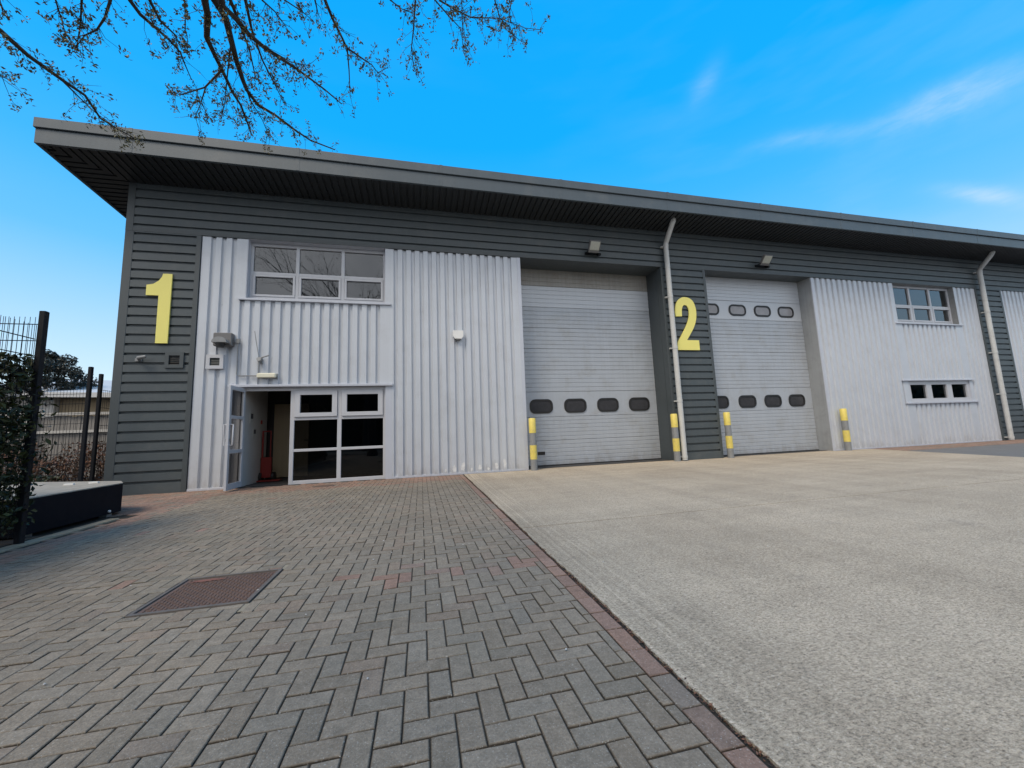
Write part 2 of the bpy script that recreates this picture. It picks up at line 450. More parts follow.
for k in range(150):
    x = rng.uniform(-3.6,.8); y = rng.uniform(1.2,8.6); s = rng.uniform(.004,.011); a = rng.uniform(0,6.28)
    if rng.random() < .4: x = rng.uniform(1.2, 9)
    c = Vector((x,y,.008)); d = Vector((math.cos(a)*s, math.sin(a)*s, 0)); e = Vector((-math.sin(a)*s*.6, math.cos(a)*s*.6, 0))
    b.idx([c-d,c-e,c+d,c+e,c+Vector((0,0,s*.5))], [(0,1,4),(1,2,4),(2,3,4),(3,0,4)])
b.build('grit', M['fencepale'], kind='stuff', label='pale chips and petals scattered over the paving', cat='litter')

# ------------------------------------------------------------------ building
B = thing('industrial_building', (7.3, D, 0), 'long grey and silver metal clad industrial building of numbered units', 'building')
GP = .217
def hclad(b, x0, x1, z0, z1, y, d=.045):
    P = [(y, z0)]; k = math.ceil((z0-4.37)/GP)
    while True:
        zc = 4.37+GP*k; k += 1
        if zc-.032 < z0: continue
        if zc+.034 > z1: break
        P += [(y, zc-.030),(y+d, zc-.019),(y+d, zc+.019),(y, zc+.030)]
    P.append((y, z1))
    V = [(x0,a,c) for a,c in P]+[(x1,a,c) for a,c in P]; n = len(P)
    b.idx(V, [(i, n+i, n+i+1, i+1) for i in range(n-1)])
def vclad(b, x0, x1, z0, z1, y, pitch=.22, x_ref=1.043, d=.050, screws=()):
    P = [(x0, y)]; cr = pitch*.53; sl = pitch*.075; k = math.floor((x0-x_ref)/pitch)-1
    val = []
    while True:
        c = x_ref+pitch*k; k += 1
        a0, a1, a2, a3 = c+cr/2, c+cr/2+sl, c+pitch-cr/2-sl, c+pitch-cr/2
        if a0 < x0+.005: continue
        if a3 > x1-.005: break
        P += [(a0,y),(a1,y+d),(a2,y+d),(a3,y)]; val.append((a1+a2)/2)
    P.append((x1, y))
    n = len(P); V = [(a,c,z0) for a,c in P]+[(a,c,z1) for a,c in P]
    b.idx(V, [(i, i+1, n+i+1, n+i) for i in range(n-1)])
    for z in screws:
        if z0 < z < z1:
            for i, xv in enumerate(val):
                if i%2: b.box(xv-.011, xv+.011, y+d-.010, y+d+.002, z-.011, z+.011)

yg = D-.012       # grey front face
ys = D+.012       # silver front face
XE = 40.
# top band
b = MB(); hclad(b, -6.40, XE, 6.03, 7.20, yg); b.build('wall_cladding', M['grey'], B, label='grey ribbed band under the eaves')
b = MB(); b.box(-6.40, XE, yg-.004, D+.2, 5.948, 6.03); b.build('head_flashing', M['trim'], B)
# grey columns
def column(x0, x1, lab, wl=.09, wr=.09, z1=5.945):
    b = MB(); hclad(b, x0+wl, x1-wr, .03, z1, yg)
    b.box(x0+wl, x1-wr, yg+.001, D+.2, 0., .03)
    b.build('wall_cladding', M['grey'], B, label=lab)
    for q0, q1 in ((x0, x0+wl), (x1-wr, x1)):
        b = MB(); b.bbox(q0, q1, yg-.006, D+.22, 0, z1, .004); b.build('edge_flashing', M['trim'], B)
column(-6.54, -5.03, 'grey horizontally ribbed panel carrying the figure 1', .17, .10)
column(7.29, 8.90, 'grey horizontally ribbed panel carrying the figure 2')
column(21.31, 22.80, 'grey horizontally ribbed panel behind the right downpipe')
b = MB(); b.box(-6.54, -6.40, yg-.006, D+.22, 5.945, 7.20); b.build('corner_flashing', M['trim'], B)
# silver areas
SC = (1.35, 3.02, 4.30)
b = MB()
vclad(b, -5.02, -4.25, .05, 5.945, ys, screws=SC); vclad(b, -4.25, -.84, 2.36, 4.40, ys, screws=SC)
vclad(b, -.84, 2.70, .05, 5.945, ys, screws=(1.35,2.62,4.30))
b.box(-4.25, -4.06, ys-.002, D+.2, 4.40, 5.945); b.box(-.86, -.80, ys-.002, D+.2, 4.40, 5.945)
b.build('wall_cladding', M['silver'], B, label='silver vertically ribbed panels round the entrance')
for q in ((2.69,2.79,ys-.008,D+.22,0,5.945),(-4.29,-4.23,ys-.006,D+.14,.0,2.40),(-.86,-.70,ys-.004,D+.14,0,2.31),(-5.03,-4.30,ys-.012,D+.1,0,.05),(-.70,2.69,ys-.003,D+.1,0,.05)):
    b = MB(); b.bbox(*q, .003); b.build('edge_flashing', M['silver2'], B)
b = MB()
vclad(b, 13.25, 16.98, .05, 5.945, ys, .24, 13.26, screws=SC); vclad(b, 16.98, 20.14, 2.33, 4.40, ys, .24, 13.26, screws=SC)
vclad(b, 16.98, 20.14, .05, 1.47, ys, .24, 13.26); vclad(b, 20.14, 21.31, .05, 5.945, ys, .24, 13.26, screws=SC)
b.box(16.75, 16.98, ys+.006, D+.1, 1.47, 2.33)
b.build('wall_cladding', M['silver'], B, label='silver vertically ribbed panels beside the second roller door')
for q in ((13.19,13.25,ys-.006,D+.04,0,5.945),(13.25,21.31,ys-.004,D+.1,0,.05)):
    b = MB(); b.bbox(*q, .003); b.build('edge_flashing', M['silver2'], B)
b = MB(); vclad(b, 22.85, XE, .05, 5.945, ys, .24, 13.26, screws=SC); b.box(22.80, 22.86, ys+.002, D+.2, 0, 5.945)
b.build('wall_cladding', M['silver'], B, label='silver ribbed panel at the far right')
# scuffed white patches on the lowest stretch of a few ribs
for xc, zc, w, h in ((.603,.12,.035,.05),(.823,.16,.056,.10),(1.043,.20,.057,.13),(1.263,.11,.03,.05),(1.483,.15,.05,.09),(1.703,.10,.04,.04),(1.923,.17,.05,.11),(2.143,.22,.045,.14)):
    b = MB(); P = []
    for k in range(22):
        a = 2*math.pi*k/22; r = rng.uniform(.55,1.05)
        P.append((xc+rng.uniform(-.004,.004)+w*r*math.cos(a), ys-.0015, max(.056, zc+h*r*math.sin(a))))
    for k in range(22): b.face([(xc, ys-.0015, zc), P[k], P[(k+1)%22]])
    b.build('filler_patch', M['filler'], B)

# roof
def soff(y): return 7.117+(D-y)*.068
yf = D-1.05; xl = -7.52
rf = MB()
zf = soff(yf)
rf.idx([(xl,yf+.05,zf+.45),(XE,yf+.05,zf+.45),(XE,D+24,zf-1.4),(xl,D+24,zf-1.4),(xl,yf+.05,zf+.15),(XE,yf+.05,zf+.15),(XE,D+24,zf-1.7),(xl,D+24,zf-1.7)],
       [(0,1,2,3),(4,7,6,5),(0,4,5,1),(1,5,6,2),(2,6,7,3),(3,7,4,0)])
roof = rf.build('roof', M['fascia'], B)
b = MB()
b.bbox(xl, XE, yf, yf+.06, zf-.02, zf+.285, .004)
# verge fascia along the left end, following the fall
b.idx([(xl,yf+.05,zf-.02),(xl+.06,yf+.05,zf-.02),(xl+.06,D+24,soff(D+24)-.02),(xl,D+24,soff(D+24)-.02),
       (xl,yf+.05,zf+.285),(xl+.06,yf+.05,zf+.285),(xl+.06,D+24,soff(D+24)+.285),(xl,D+24,soff(D+24)+.285)],
      [(0,3,2,1),(4,5,6,7),(1,2,6,5),(2,3,7,6),(3,0,4,7)])
b.build('fascia', M['fascia'], roof)
b = MB(); b.bbox(xl-.02, XE, yf-.035, yf+.05, zf+.305, zf+.52, .006)
b.idx([(xl-.02,yf+.05,zf+.305),(xl+.06,yf+.05,zf+.305),(xl+.06,D+24,soff(D+24)+.305),(xl-.02,D+24,soff(D+24)+.305),
       (xl-.02,yf+.05,zf+.52),(xl+.06,yf+.05,zf+.52),(xl+.06,D+24,soff(D+24)+.52),(xl-.02,D+24,soff(D+24)+.52)],
      [(0,3,2,1),(4,5,6,7),(1,2,6,5),(2,3,7,6),(3,0,4,7)])
b.box(xl+.02, XE, yf+.012, yf+.05, zf+.26, zf+.33)
b.build('eaves_trim', M['fascia'], roof)
for x in (-5.91,-2.70,.55,3.72,6.98,10.22,13.4,16.6,19.8,23.0,26.2):
    b = MB(); b.box(x-.035, x+.035, yf-.0035, yf+.02, zf-.01, zf+.283); b.build('joint_strip', M['fascia'], roof)
    b = MB(); b.box(x-.035, x+.035, yf-.0385, yf+.02, zf+.31, zf+.523); b.build('joint_strip', M['fascia'], roof)
# soffit planks: front ones run towards the wall, the left end's run along it, mitred at the corner
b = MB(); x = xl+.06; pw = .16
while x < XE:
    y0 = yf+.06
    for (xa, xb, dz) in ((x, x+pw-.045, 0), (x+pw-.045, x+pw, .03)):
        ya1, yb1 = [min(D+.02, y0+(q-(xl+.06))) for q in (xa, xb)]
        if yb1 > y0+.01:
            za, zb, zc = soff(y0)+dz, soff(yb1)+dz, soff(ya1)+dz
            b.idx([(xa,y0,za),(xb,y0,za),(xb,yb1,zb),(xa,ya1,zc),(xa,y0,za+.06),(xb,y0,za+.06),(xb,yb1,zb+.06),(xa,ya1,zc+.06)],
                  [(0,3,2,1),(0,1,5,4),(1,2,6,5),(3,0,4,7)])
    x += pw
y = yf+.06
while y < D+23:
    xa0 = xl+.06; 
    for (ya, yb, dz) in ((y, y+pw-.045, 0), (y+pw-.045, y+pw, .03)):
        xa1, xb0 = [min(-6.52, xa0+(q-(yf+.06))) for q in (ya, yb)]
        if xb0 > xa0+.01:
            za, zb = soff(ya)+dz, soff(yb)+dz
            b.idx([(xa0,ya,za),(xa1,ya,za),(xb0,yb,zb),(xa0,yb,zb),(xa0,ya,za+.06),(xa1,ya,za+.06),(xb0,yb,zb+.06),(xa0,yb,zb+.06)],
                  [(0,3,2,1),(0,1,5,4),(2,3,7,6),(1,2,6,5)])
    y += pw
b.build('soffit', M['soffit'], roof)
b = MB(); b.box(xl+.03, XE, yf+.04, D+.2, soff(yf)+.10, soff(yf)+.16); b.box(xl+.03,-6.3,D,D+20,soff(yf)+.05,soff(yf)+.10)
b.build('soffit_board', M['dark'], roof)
# left side wall, back wall and right end close the hall
b = MB(); b.box(-6.54, -6.34, D+.22, D+22, 0, 7.2); b.build('side_wall', M['grey'], B)
b = MB(); b.box(-6.34, XE, D+21.8, D+22, 0, 6.6); b.box(XE-.2, XE, D+.2, D+21.8, 0, 7.0); b.build('rear_wall', M['dark'], B)
b = MB(); b.box(-6.34, XE-.2, D+.21, D+21.8, -.05, .012); b.build('hall_floor', M['dark'], B)
b = MB(); b.box(-6.34, XE-.2, D+.25, D+21.8, 6.35, 6.5); b.build('hall_ceiling', M['dark'], B)

# ---- windows
def pane(fr, x0, x1, z0, z1, y, m=None):
    b = MB(); b.face([(x0,y,z0),(x1,y,z0),(x1,y,z1),(x0,y,z1)]); b.build('pane', m or M['glass'], fr)
def big_window(x0, x1, z0, z1, lab, rv='silver2'):
    W = MB(); W.box(x0, x0+.012, ys+.004, D+.30, z0, z1); W.box(x1-.012, x1, ys+.004, D+.30, z0, z1); W.box(x0, x1, D+.0, D+.30, z1-.004, z1+.06)
    win = W.build('window', M[rv], B, label=lab)
    y0 = D+.17; y1 = D+.24; w = (x1-x0)/3; xs = [x0+.02, x0+w, x0+2*w, x1-.02]
    f = MB()
    zt = z0+.71
    f.bbox(x0+.013, x1-.013, y0, y1, z0+.03, z0+.11, .006); f.bbox(x0+.013, x1-.013, y0, y1, z1-.09, z1-.005, .006)
    f.bbox(x0+.013, x1-.013, y0, y1, zt-.035, zt+.035, .006)
    f.bbox(x0+.013, x0+.075, y0+.002, y1, z0+.03, z1-.01, .006); f.bbox(x1-.075, x1-.013, y0+.002, y1, z0+.03, z1-.01, .006)
    for q in xs[1:3]: f.bbox(q-.04, q+.04, y0-.002, y1, z0+.03, z1-.01, .006)
    fr = f.build('frame', M['white'], win)
    s = MB()
    for i in range(3):
        a = xs[i]+(.04 if i else .055)+.004; c = xs[i+1]-(.04 if i < 2 else .055)-.004
        o = [(a,z0+.114),(c,z0+.114),(c,zt-.039),(a,zt-.039)]; q = .05
        n = [(a+q,z0+.114+q),(c-q,z0+.114+q),(c-q,zt-.039-q),(a+q,zt-.039-q)]
        s.ring(o, n, y0-.012, y1)
        pane(win, a+q-.01, c-q+.01, z0+.1+q, zt-.03-q, D+.212)
        pane(win, a-.01, c+.01, zt+.03, z1-.08, D+.215)
    s.build('sash', M['white'], win)
    l = MB(); l.bbox(x0-.14, x1+.14, ys-.045, D+.2, z0-.05, z0+.0, .006); l.build('sill', M['silver2'], win)
    return win
big_window(-4.06, -.86, 4.45, 5.945, 'upper window above the entrance')
big_window(16.98, 20.14, 4.45, 5.945, 'upper window beside the second roller door', 'bgrey')
# low strip window
b = MB(); b.ring([(16.98,1.49),(20.14,1.49),(20.14,2.31),(16.98,2.31)], [(16.998,1.51),(20.122,1.51),(20.122,2.292),(16.998,2.292)], ys, D+.2)
lw = b.build('window', M['silver2'], B, label='low three-pane strip window')
f = MB(); xs = [17.0, 18.04, 19.08, 20.12]
for i in range(3):
    a, c = xs[i], xs[i+1]; f.ring([(a,1.53),(c,1.53),(c,2.29),(a,2.29)], [(a+.13,1.66),(c-.13,1.66),(c-.13,2.16),(a+.13,2.16)], D+.05, D+.13)
    pane(lw, a+.12, c-.12, 1.65, 2.17, D+.10)
f.build('frame', M['white'], lw)
b = MB(); b.bbox(16.76, 20.36, ys-.05, D+.1, 1.47, 1.525, .005); b.build('sill', M['silver2'], lw)
b = MB(); b.bbox(16.70, 20.34, ys-.05, D+.1, 2.295, 2.34, .005); b.build('head_trim', M['silver2'], lw)

# ---- entrance glazing
b = MB(); b.bbox(-4.32, -.68, ys-.06, D+.16, 2.30, 2.36, .006)
ent = b.build('entrance_screen', M['silver2'], B, label='glazed entrance screen with two opening vents')
y0, y1 = D+.08, D+.15
f = MB()
f.bbox(-3.03, -2.94, y0, y1, .0, 2.28, .005); f.bbox(-1.985, -1.89, y0, y1, .06, 2.28, .005); f.bbox(-.92, -.86, y0, y1, 0, 2.28, .005)
f.bbox(-4.23, -4.09, y0, y1, 0, 2.28, .005)
f.bbox(-4.23, -.86, y0+.002, y1-.002, 2.215, 2.30, .005)
f.bbox(-2.94, -.92, y0+.002, y1-.002, 1.50, 1.575, .005); f.bbox(-2.94, -.92, y0+.002, y1-.002, .755, .82, .005); f.bbox(-2.94, -.90, y0+.002, y1-.002, .0, .085, .005)
f.build('frame', M['white'], ent)
for (a, c) in ((-2.935,-1.99),(-1.885,-.925)):
    s = MB(); s.ring([(a,1.58),(c,1.58),(c,2.212),(a,2.212)], [(a+.115,1.675),(c-.115,1.675),(c-.115,2.11),(a+.115,2.11)], y0-.03, y1)
    s.build('vent_sash', M['white'], ent)
    pane(ent, a+.10, c-.10, 1.66, 2.12, D+.115, M['glass2']); pane(ent, a-.01, c+.01, .81, 1.51, D+.115, M['glass2']); pane(ent, a-.01, c+.01, .08, .765, D+.115, M['glass2'])
# open door leaf, hinged on the left jamb and standing straight out
xd0, xd1 = -4.035, -3.985; ya, yb = 9.46, 10.22
b = MB()
b.bbox(xd0, xd1, ya, ya+.085, .03, 2.27, .005); b.bbox(xd0, xd1, yb-.085, yb, .03, 2.27, .005)
for (za, zb) in ((.03,.16),(.80,.88),(1.55,1.62),(2.18,2.27)): b.bbox(xd0+.002, xd1-.002, ya+.085, yb-.085, za, zb, .004)
dl = b.build('entrance_door', M['white'], B, label='glazed entrance door standing open')
for (za, zb) in ((.15,.81),(.87,1.56),(1.61,2.19)):
    b = MB(); xm = -4.01; b.face([(xm,ya+.08,za),(xm,yb-.08,za),(xm,yb-.08,zb),(xm,ya+.08,zb)])
    b.build('pane', M['glass'] if .8 < za < 1 else M['glass2'], dl)
for sx in (-1, 1):
    xh = -4.01+sx*.085
    b = MB(); b.tube([(-4.01+sx*.02,ya+.045,.98),(xh,ya+.045,.98),(xh,ya+.045,1.42),(-4.01+sx*.02,ya+.045,1.42)], .016, 8); b.build('handle', M['white'], dl)
b = MB(); b.box(-4.05,-3.97,ya+.02,ya+.07,1.06,1.12); b.build('lock', M['bgrey'], dl)
# lobby behind the open door
b = MB(); b.box(-4.25, -4.05, D+.16, 11.75, .012, 2.6); b.build('lobby_wall', M['wallw'], B, label='white side wall of the lobby')
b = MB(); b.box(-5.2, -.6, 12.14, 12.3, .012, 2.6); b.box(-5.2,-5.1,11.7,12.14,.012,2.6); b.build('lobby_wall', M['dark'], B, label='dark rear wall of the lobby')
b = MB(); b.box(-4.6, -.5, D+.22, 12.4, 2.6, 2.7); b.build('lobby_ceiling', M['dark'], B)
b = MB(); b.bbox(-3.99, -3.10, 12.08, 12.13, .03, 2.05, .004)
idr = b.build('lobby_door', M['beige'], B, label='beige inner door of the lobby')
b = MB(); b.tube([(-3.08,12.07,1.02),(-3.08,12.03,1.02),(-3.20,12.03,1.02)], .011, 6); b.build('handle', M['rubber'], idr)

# ---- sectional doors
def roller(x0, x1, lab, rows, special, dep=.755):
    yd = D+dep; H = 5.98
    b = MB(); b.box(x0, x1, yd+.02, yd+.06, .02, H)
    d = b.build('sectional_door', M['doorm'], B, label=lab)
    wins = [r[0] for r in rows]
    z = .02; k = 0
    edges = []
    pw = {}
    def panel(z0, z1, m, flat):
        n = 1 if flat else max(1, round((z1-z0)/.122)); h = (z1-z0)/n
        b = pw.setdefault(m, MB())
        P = []
        for i in range(n):
            a = z0+i*h; c = a+h; g = .004 if flat else .009
            P += [(yd+.011, a+.001), (yd, a+g+.003), (yd, c-g-.003), (yd+.011, c-.001)]
        V = [(x0+.01,q,w) for q,w in P]+[(x1-.01,q,w) for q,w in P]; nn = len(P)
        b.idx(V, [(i, nn+i, nn+i+1, i+1) for i in range(nn-1)])
    for (z0, z1, m, flat) in special: panel(z0, z1, m, flat)
    for m, b in pw.items(): b.build('door_panel', M[m], d)
    for (zc, h, xs, m) in rows:
        for (xa, xb) in xs:
            cx = (xa+xb)/2; w = xb-xa
            fb = MB(); o = fb.rrect(cx, zc, w, h, .165); i = fb.rrect(cx, zc, w-.11, h-.11, .11)
            fb.ring(o, i, yd-.022, yd+.01); fr = fb.build('door_window', M['rubber'], d)
            # the smoked pane sits just inside its rubber frame
            pb = MB(); pb.prism(fb.rrect(cx, zc, w-.105, h-.105, .11), yd-.006, yd+.005)
            pb.build('door_pane', M[m], d)
    t = MB(); t.box(x0, x1, yd-.006, yd+.03, .0, .03); t.build('bottom_seal', M['rubber'], d)
    return d
A1 = [(3.10,3.81),(4.17,4.88),(5.24,5.95),(6.31,7.02)]
A2 = [(9.06,9.75),(10.14,10.83),(11.17,11.86),(12.17,12.85)]
d1 = roller(2.79, 7.29, 'ribbed sectional door with one row of windows and a stained top',
  [(1.74,.42,A1,'vision')],
  [(.03,.73,'doorm',False),(.735,1.42,'doorm',False),(1.425,2.165,'doorm',True),(2.17,2.82,'doorm',False),(2.825,3.47,'doorm',False),(3.475,4.115,'doorm',False),(4.12,4.76,'doorm',False),(4.765,5.43,'doorw',False),(5.435,5.98,'doord',False)])
b = MB(); b.bbox(3.28, 3.50, D+.735, D+.76, .335, .425, .005); b.build('lift_handle', M['rubber'], d1)
d2 = roller(8.90, 13.19, 'ribbed sectional door with two rows of windows',
  [(1.725,.41,A2,'vision'),(4.83,.39,A2,'vision_sky')],
  [(.03,.73,'doorm',False),(.735,1.42,'doorm',False),(1.425,2.165,'doorm',True),(2.17,2.78,'doorm',False),(2.785,3.38,'doorm',False),(3.385,3.98,'doorm',False),(3.985,4.50,'doorm',False),(4.505,5.15,'doorw',True),(5.155,5.98,'doorw',False)], .50)
for (x0, x1, m, lab) in ((2.79,7.29,'trim','first'),(8.90,13.19,'jamb','second')):
    b = MB(); b.box(x0-.05, x0+.004, D+.222, D+.82, 0, 5.97); b.build('door_jamb', M[m], B)
    b = MB(); b.box(x1-.004, x1+.05, D+.222 if m=='trim' else D+.041, D+.82, 0, 5.97); b.build('door_jamb', M[m], B)
    b = MB(); b.box(x0, x1, D+.2, D+.9, 5.955, 6.05); b.build('door_head', M['trim'], B)

# ---- downpipes
def pipe(x, xt, m, lab):
    ya = D-.14
    b = MB(); b.tube([(x,ya,.03),(x,ya,6.60),(x+.01,ya-.03,6.70),(xt-.03,ya-.47,7.05),(xt,ya-.50,7.14),(xt,ya-.50,7.22)], [.075]*6, 14)
    p = b.build('downpipe', M[m], B, label=lab)
    for z in (.12, 1.75, 3.35, 4.95, 6.58):
        s = MB(); s.tube([(x,ya,z-.035),(x,ya,z+.035)], .083, 14); s.box(x-.11, x+.11, ya+.06, D-.004, z-.02, z+.02); s.build('pipe_collar', M[m], p)
    
pipe(7.46, 7.43, 'pipel', 'pale downpipe beside the figure 2'); pipe(21.5, 21.36, 'pipe', 'grey downpipe at the right')

# ------------------------------------------------------------------ things on the wall
def flat_sign(name, polys, label):
    b = MB()
    for P in polys:
        A = sum(P[i][0]*P[(i+1)%len(P)][1]-P[(i+1)%len(P)][0]*P[i][1] for i in range(len(P)))
        b.prism(P if A > 0 else P[::-1], D-.05, D-.018)
    return b.build(name, M['yellow'], at=(sum(p[0] for p in polys[0])/len(polys[0]), D-.03, 4.1), label=label, cat='number sign')
flat_sign('number_sign', [[(-5.55,3.31),(-5.545,4.94),(-5.725,4.94),(-5.745,4.86),(-5.80,4.77),(-5.90,4.69),(-6.03,4.66),(-6.03,4.42),(-5.785,4.42),(-5.785,3.31)]],
  'yellow figure 1 on the grey panel at the left end')
def cat_rom(P, n=6):
    out = []
    for i in range(len(P)-1):
        p0, p1, p2, p3 = P[max(i-1,0)], P[i], P[i+1], P[min(i+2,len(P)-1)]
        for k in range(n):
            t = k/n
            out.append(tuple(.5*((2*p1[a])+(-p0[a]+p2[a])*t+(2*p0[a]-5*p1[a]+4*p2[a]-p3[a])*t*t+(-p0[a]+3*p1[a]-3*p2[a]+p3[a])*t**3) for a in (0,1)))
    return out+[P[-1]]
outer = cat_rom([(7.66,4.36),(7.665,4.60),(7.75,4.83),(7.90,4.96),(8.04,4.99),(8.20,4.96),(8.33,4.85),(8.40,4.62),(8.385,4.33),(8.28,4.05),(8.10,3.78),(7.98,3.62)])
inner = cat_rom([(7.63,3.49),(7.70,3.62),(7.82,3.79),(8.00,4.07),(8.12,4.33),(8.145,4.56),(8.10,4.69),(8.03,4.735),(7.96,4.715),(7.90,4.60),(7.88,4.37)])
two = outer+[(8.405,3.62),(8.405,3.31),(7.63,3.31)]+inner
flat_sign('number_sign', [two], 'yellow figure 2 on the grey panel behind the pale downpipe')

def floodlight(x, label, tilt):
    t = thing('floodlight', (x, D-.02, 6.2), label, 'floodlight', 'floodlights over the roller doors')
    b = MB(); b.box(-.20,.20,-.02,.02,-.035,.035); b.tube([(-.17,-.02,0),(-.17,-.17,0)], .014, 6); b.tube([(.17,-.02,0),(.17,-.17,0)], .014, 6)
    o = b.build('bracket', M['black'], t); 
    def head(name, m, x0, x1, a0, a1, d0, d1):
        b = MB(); b.bbox(x0, x1, d0, d1, a0, a1, .012)
        q = Matrix.Rotation(R(tilt), 3, 'X')
        b.v = [tuple(q @ Vector(p)+Vector((0,-.19,.02))) for p in b.v]
        return b.build(name, M[m], t)
    for ch in (o,): pass
    h = head('lamp_casing', 'lampgrey', -.19, .19, -.05, .36, -.02, .07)
    b2 = head('lamp_glass', 'lens', -.165, .165, .03, .335, -.028, .0)
    b = MB(); b.tube([(.20,-.03,-.02),(.20,-.10,-.05)], .04, 8); b.build('sensor', M['black'], t)
    return t
# built round the origin of its root
def floodlights():
    for x, lab, tilt in ((4.98,'grey floodlight over the left roller door, facing forwards',36),(11.08,'grey floodlight over the right roller door, tilted steeply',40)):
        floodlight_at(x, lab, tilt)
def floodlight_at(x, lab, tilt):
    root = Vector((x, D-.02, 6.20))
    t = thing('floodlight', root, lab, 'floodlight', 'floodlights over the roller doors')
    def put(b, name, m):
        b.v = [tuple(Vector(p)+root) for p in b.v]; return b.build(name, M[m], t)
    b = MB(); b.box(-.20,.20,-.02,.02,-.035,.035); b.tube([(-.17,-.02,0),(-.17,-.2,0)], .014, 6); b.tube([(.17,-.02,0),(.17,-.2,0)], .014, 6); put(b,'bracket','black')
    q = Matrix.Rotation(R(tilt), 3, 'X')
    for nm, m, (x0,x1,a0,a1,d0,d1) in (('lamp_casing','lampgrey',(-.17,.17,-.05,.29,-.02,.06)),('lamp_glass','lens',(-.150,.150,.02,.27,-.028,.0))):
        b = MB(); b.bbox(x0,x1,d0,d1,a0,a1,.012); b.v = [tuple(q @ Vector(p)+Vector((0,-.19,.0))) for p in b.v]; put(b,nm,m)
    b = MB(); b.tube([(.22,-.03,-.02),(.22,-.12,-.06)], .045, 8); put(b,'sensor','black')
floodlights()

# security lamp with rounded hood, cable, emergency bulkhead, aerial, vents, alarm box
t = thing('security_light', (-4.42, D, 3.38), 'grey boxy security light with a round hood left of the entrance', 'security light')
b = MB(); b.bbox(-4.62,-4.24,D-.14,D+.01,3.25,3.56,.015); b.build('casing', M['lampgrey'], t)
b = MB(); P=[]
pts = []
for a in range(0,181,15): pts.append((-4.43+.15*math.cos(R(a)), 3.30+.13*math.sin(R(a))))
b.prism(pts, D-.30, D-.14); b.build('hood', M['bgrey'], t)
b = MB(); b.tube([(-4.43,D-.22,3.20),(-4.43,D-.22,3.30)], [.07,.09], 12); b.build('lens', M['rubber'], t)
t = tag(MB(), 0) if False else None
b = MB(); b.tube([(-4.24,D-.03,3.36),(-4.16,D-.03,3.36),(-4.15,D-.03,3.30),(-4.15,D-.03,2.60),(-4.12,D-.03,2.565),(-3.72,D-.03,2.565)], .013, 6)
b.box(-4.20,-4.12,D-.05,D+.01,3.34,3.44)
b.build('cable_conduit', M['bgrey'], at=(-4.15,D,2.9), label='thin grey conduit running from the security light to the cream bulkhead light', cat='conduit')
t = thing('bulkhead_light', (-3.5, D, 2.55), 'cream bulkhead light above the open entrance door', 'bulkhead light')
b = MB(); b.bbox(-3.72,-3.29,D-.03,D+.01,2.50,2.615,.01); b.build('base', M['bgrey'], t)
b = MB(); b.bbox(-3.715,-3.315,D-.11,D-.03,2.505,2.62,.02); b.build('diffuser', M['cream'], t)
b = MB(); b.tube([(-3.79,D-.10,3.62),(-3.74,D-.09,3.30),(-3.68,D-.08,2.95)], .008, 5); b.tube([(-3.68,D-.08,2.62),(-3.68,D-.08,2.95)], .012, 6)
b.tube([(-3.68,D-.08,2.97),(-3.46,D-.14,3.03)], .014, 6); b.tube([(-3.68,D-.02,2.93),(-3.68,D-.11,2.95)], .05, 8); b.box(-3.72,-3.64,D-.03,D+.02,2.86,2.99)
b.build('wall_aerial', M['bgrey'], at=(-3.68,D,2.9), label='thin grey aerial arm standing on the silver cladding above the bulkhead light', cat='aerial')
def vent(name, x0, x1, z0, z1, m, gm, label):
    t = thing(name, ((x0+x1)/2, D, (z0+z1)/2), label, 'vent')
    b = MB(); q = .075
    b.ring([(x0,z0),(x1,z0),(x1,z1),(x0,z1)], [(x0+q,z0+q),(x1-q,z0+q),(x1-q,z1-q),(x0+q,z1-q)], D-.045, D+.03); b.build('frame', M[m], t)
    b = MB(); n = 5; h = (z1-z0-2*q)/n
    for i in range(n):
        z = z0+q+i*h
        b.idx([(x0+q,D-.03,z),(x1-q,D-.03,z),(x1-q,D-.005,z+h*.9),(x0+q,D-.005,z+h*.9)], [(0,1,2,3)])
    b.box(x0+q, x1-q, D-.004, D, z0+q, z1-q)
    b.build('grille', M[gm], t)
vent('wall_vent', -4.78, -4.43, 2.73, 3.06, 'white', 'trim', 'white framed square vent on the silver cladding below the security light')
vent('wall_vent', -5.58, -5.22, 2.75, 3.11, 'trim', 'black', 'grey square vent on the grey panel under the figure 1')
b = MB(); b.tube([(-6.08,D-.02,2.93),(-6.00,D-.16,2.95),(-5.88,D-.14,2.99)], [.02,.045,.03], 8); b.box(-6.14,-6.02,D-.04,D-.008,2.90,2.97)
b.build('wall_sensor', M['bgrey'], at=(-6.0,D,2.93), label='small grey sensor on the grey panel left of the square grey vent', cat='sensor')
t = thing('alarm_box', (.98, D, 3.63), 'white alarm bell box in the middle of the plain silver cladding', 'alarm box')
b = MB(); b.prism([(.85,3.60),(.90,3.53),(1.07,3.53),(1.12,3.60),(1.12,3.75),(.85,3.75)], D-.09, D+.012); b.build('cover', M['bellw'], t)
b = MB(); b.prism([(.91,3.53),(.94,3.49),(1.03,3.49),(1.06,3.53)], D-.075, D+.012); b.build('strobe', M['lampgrey'], t)

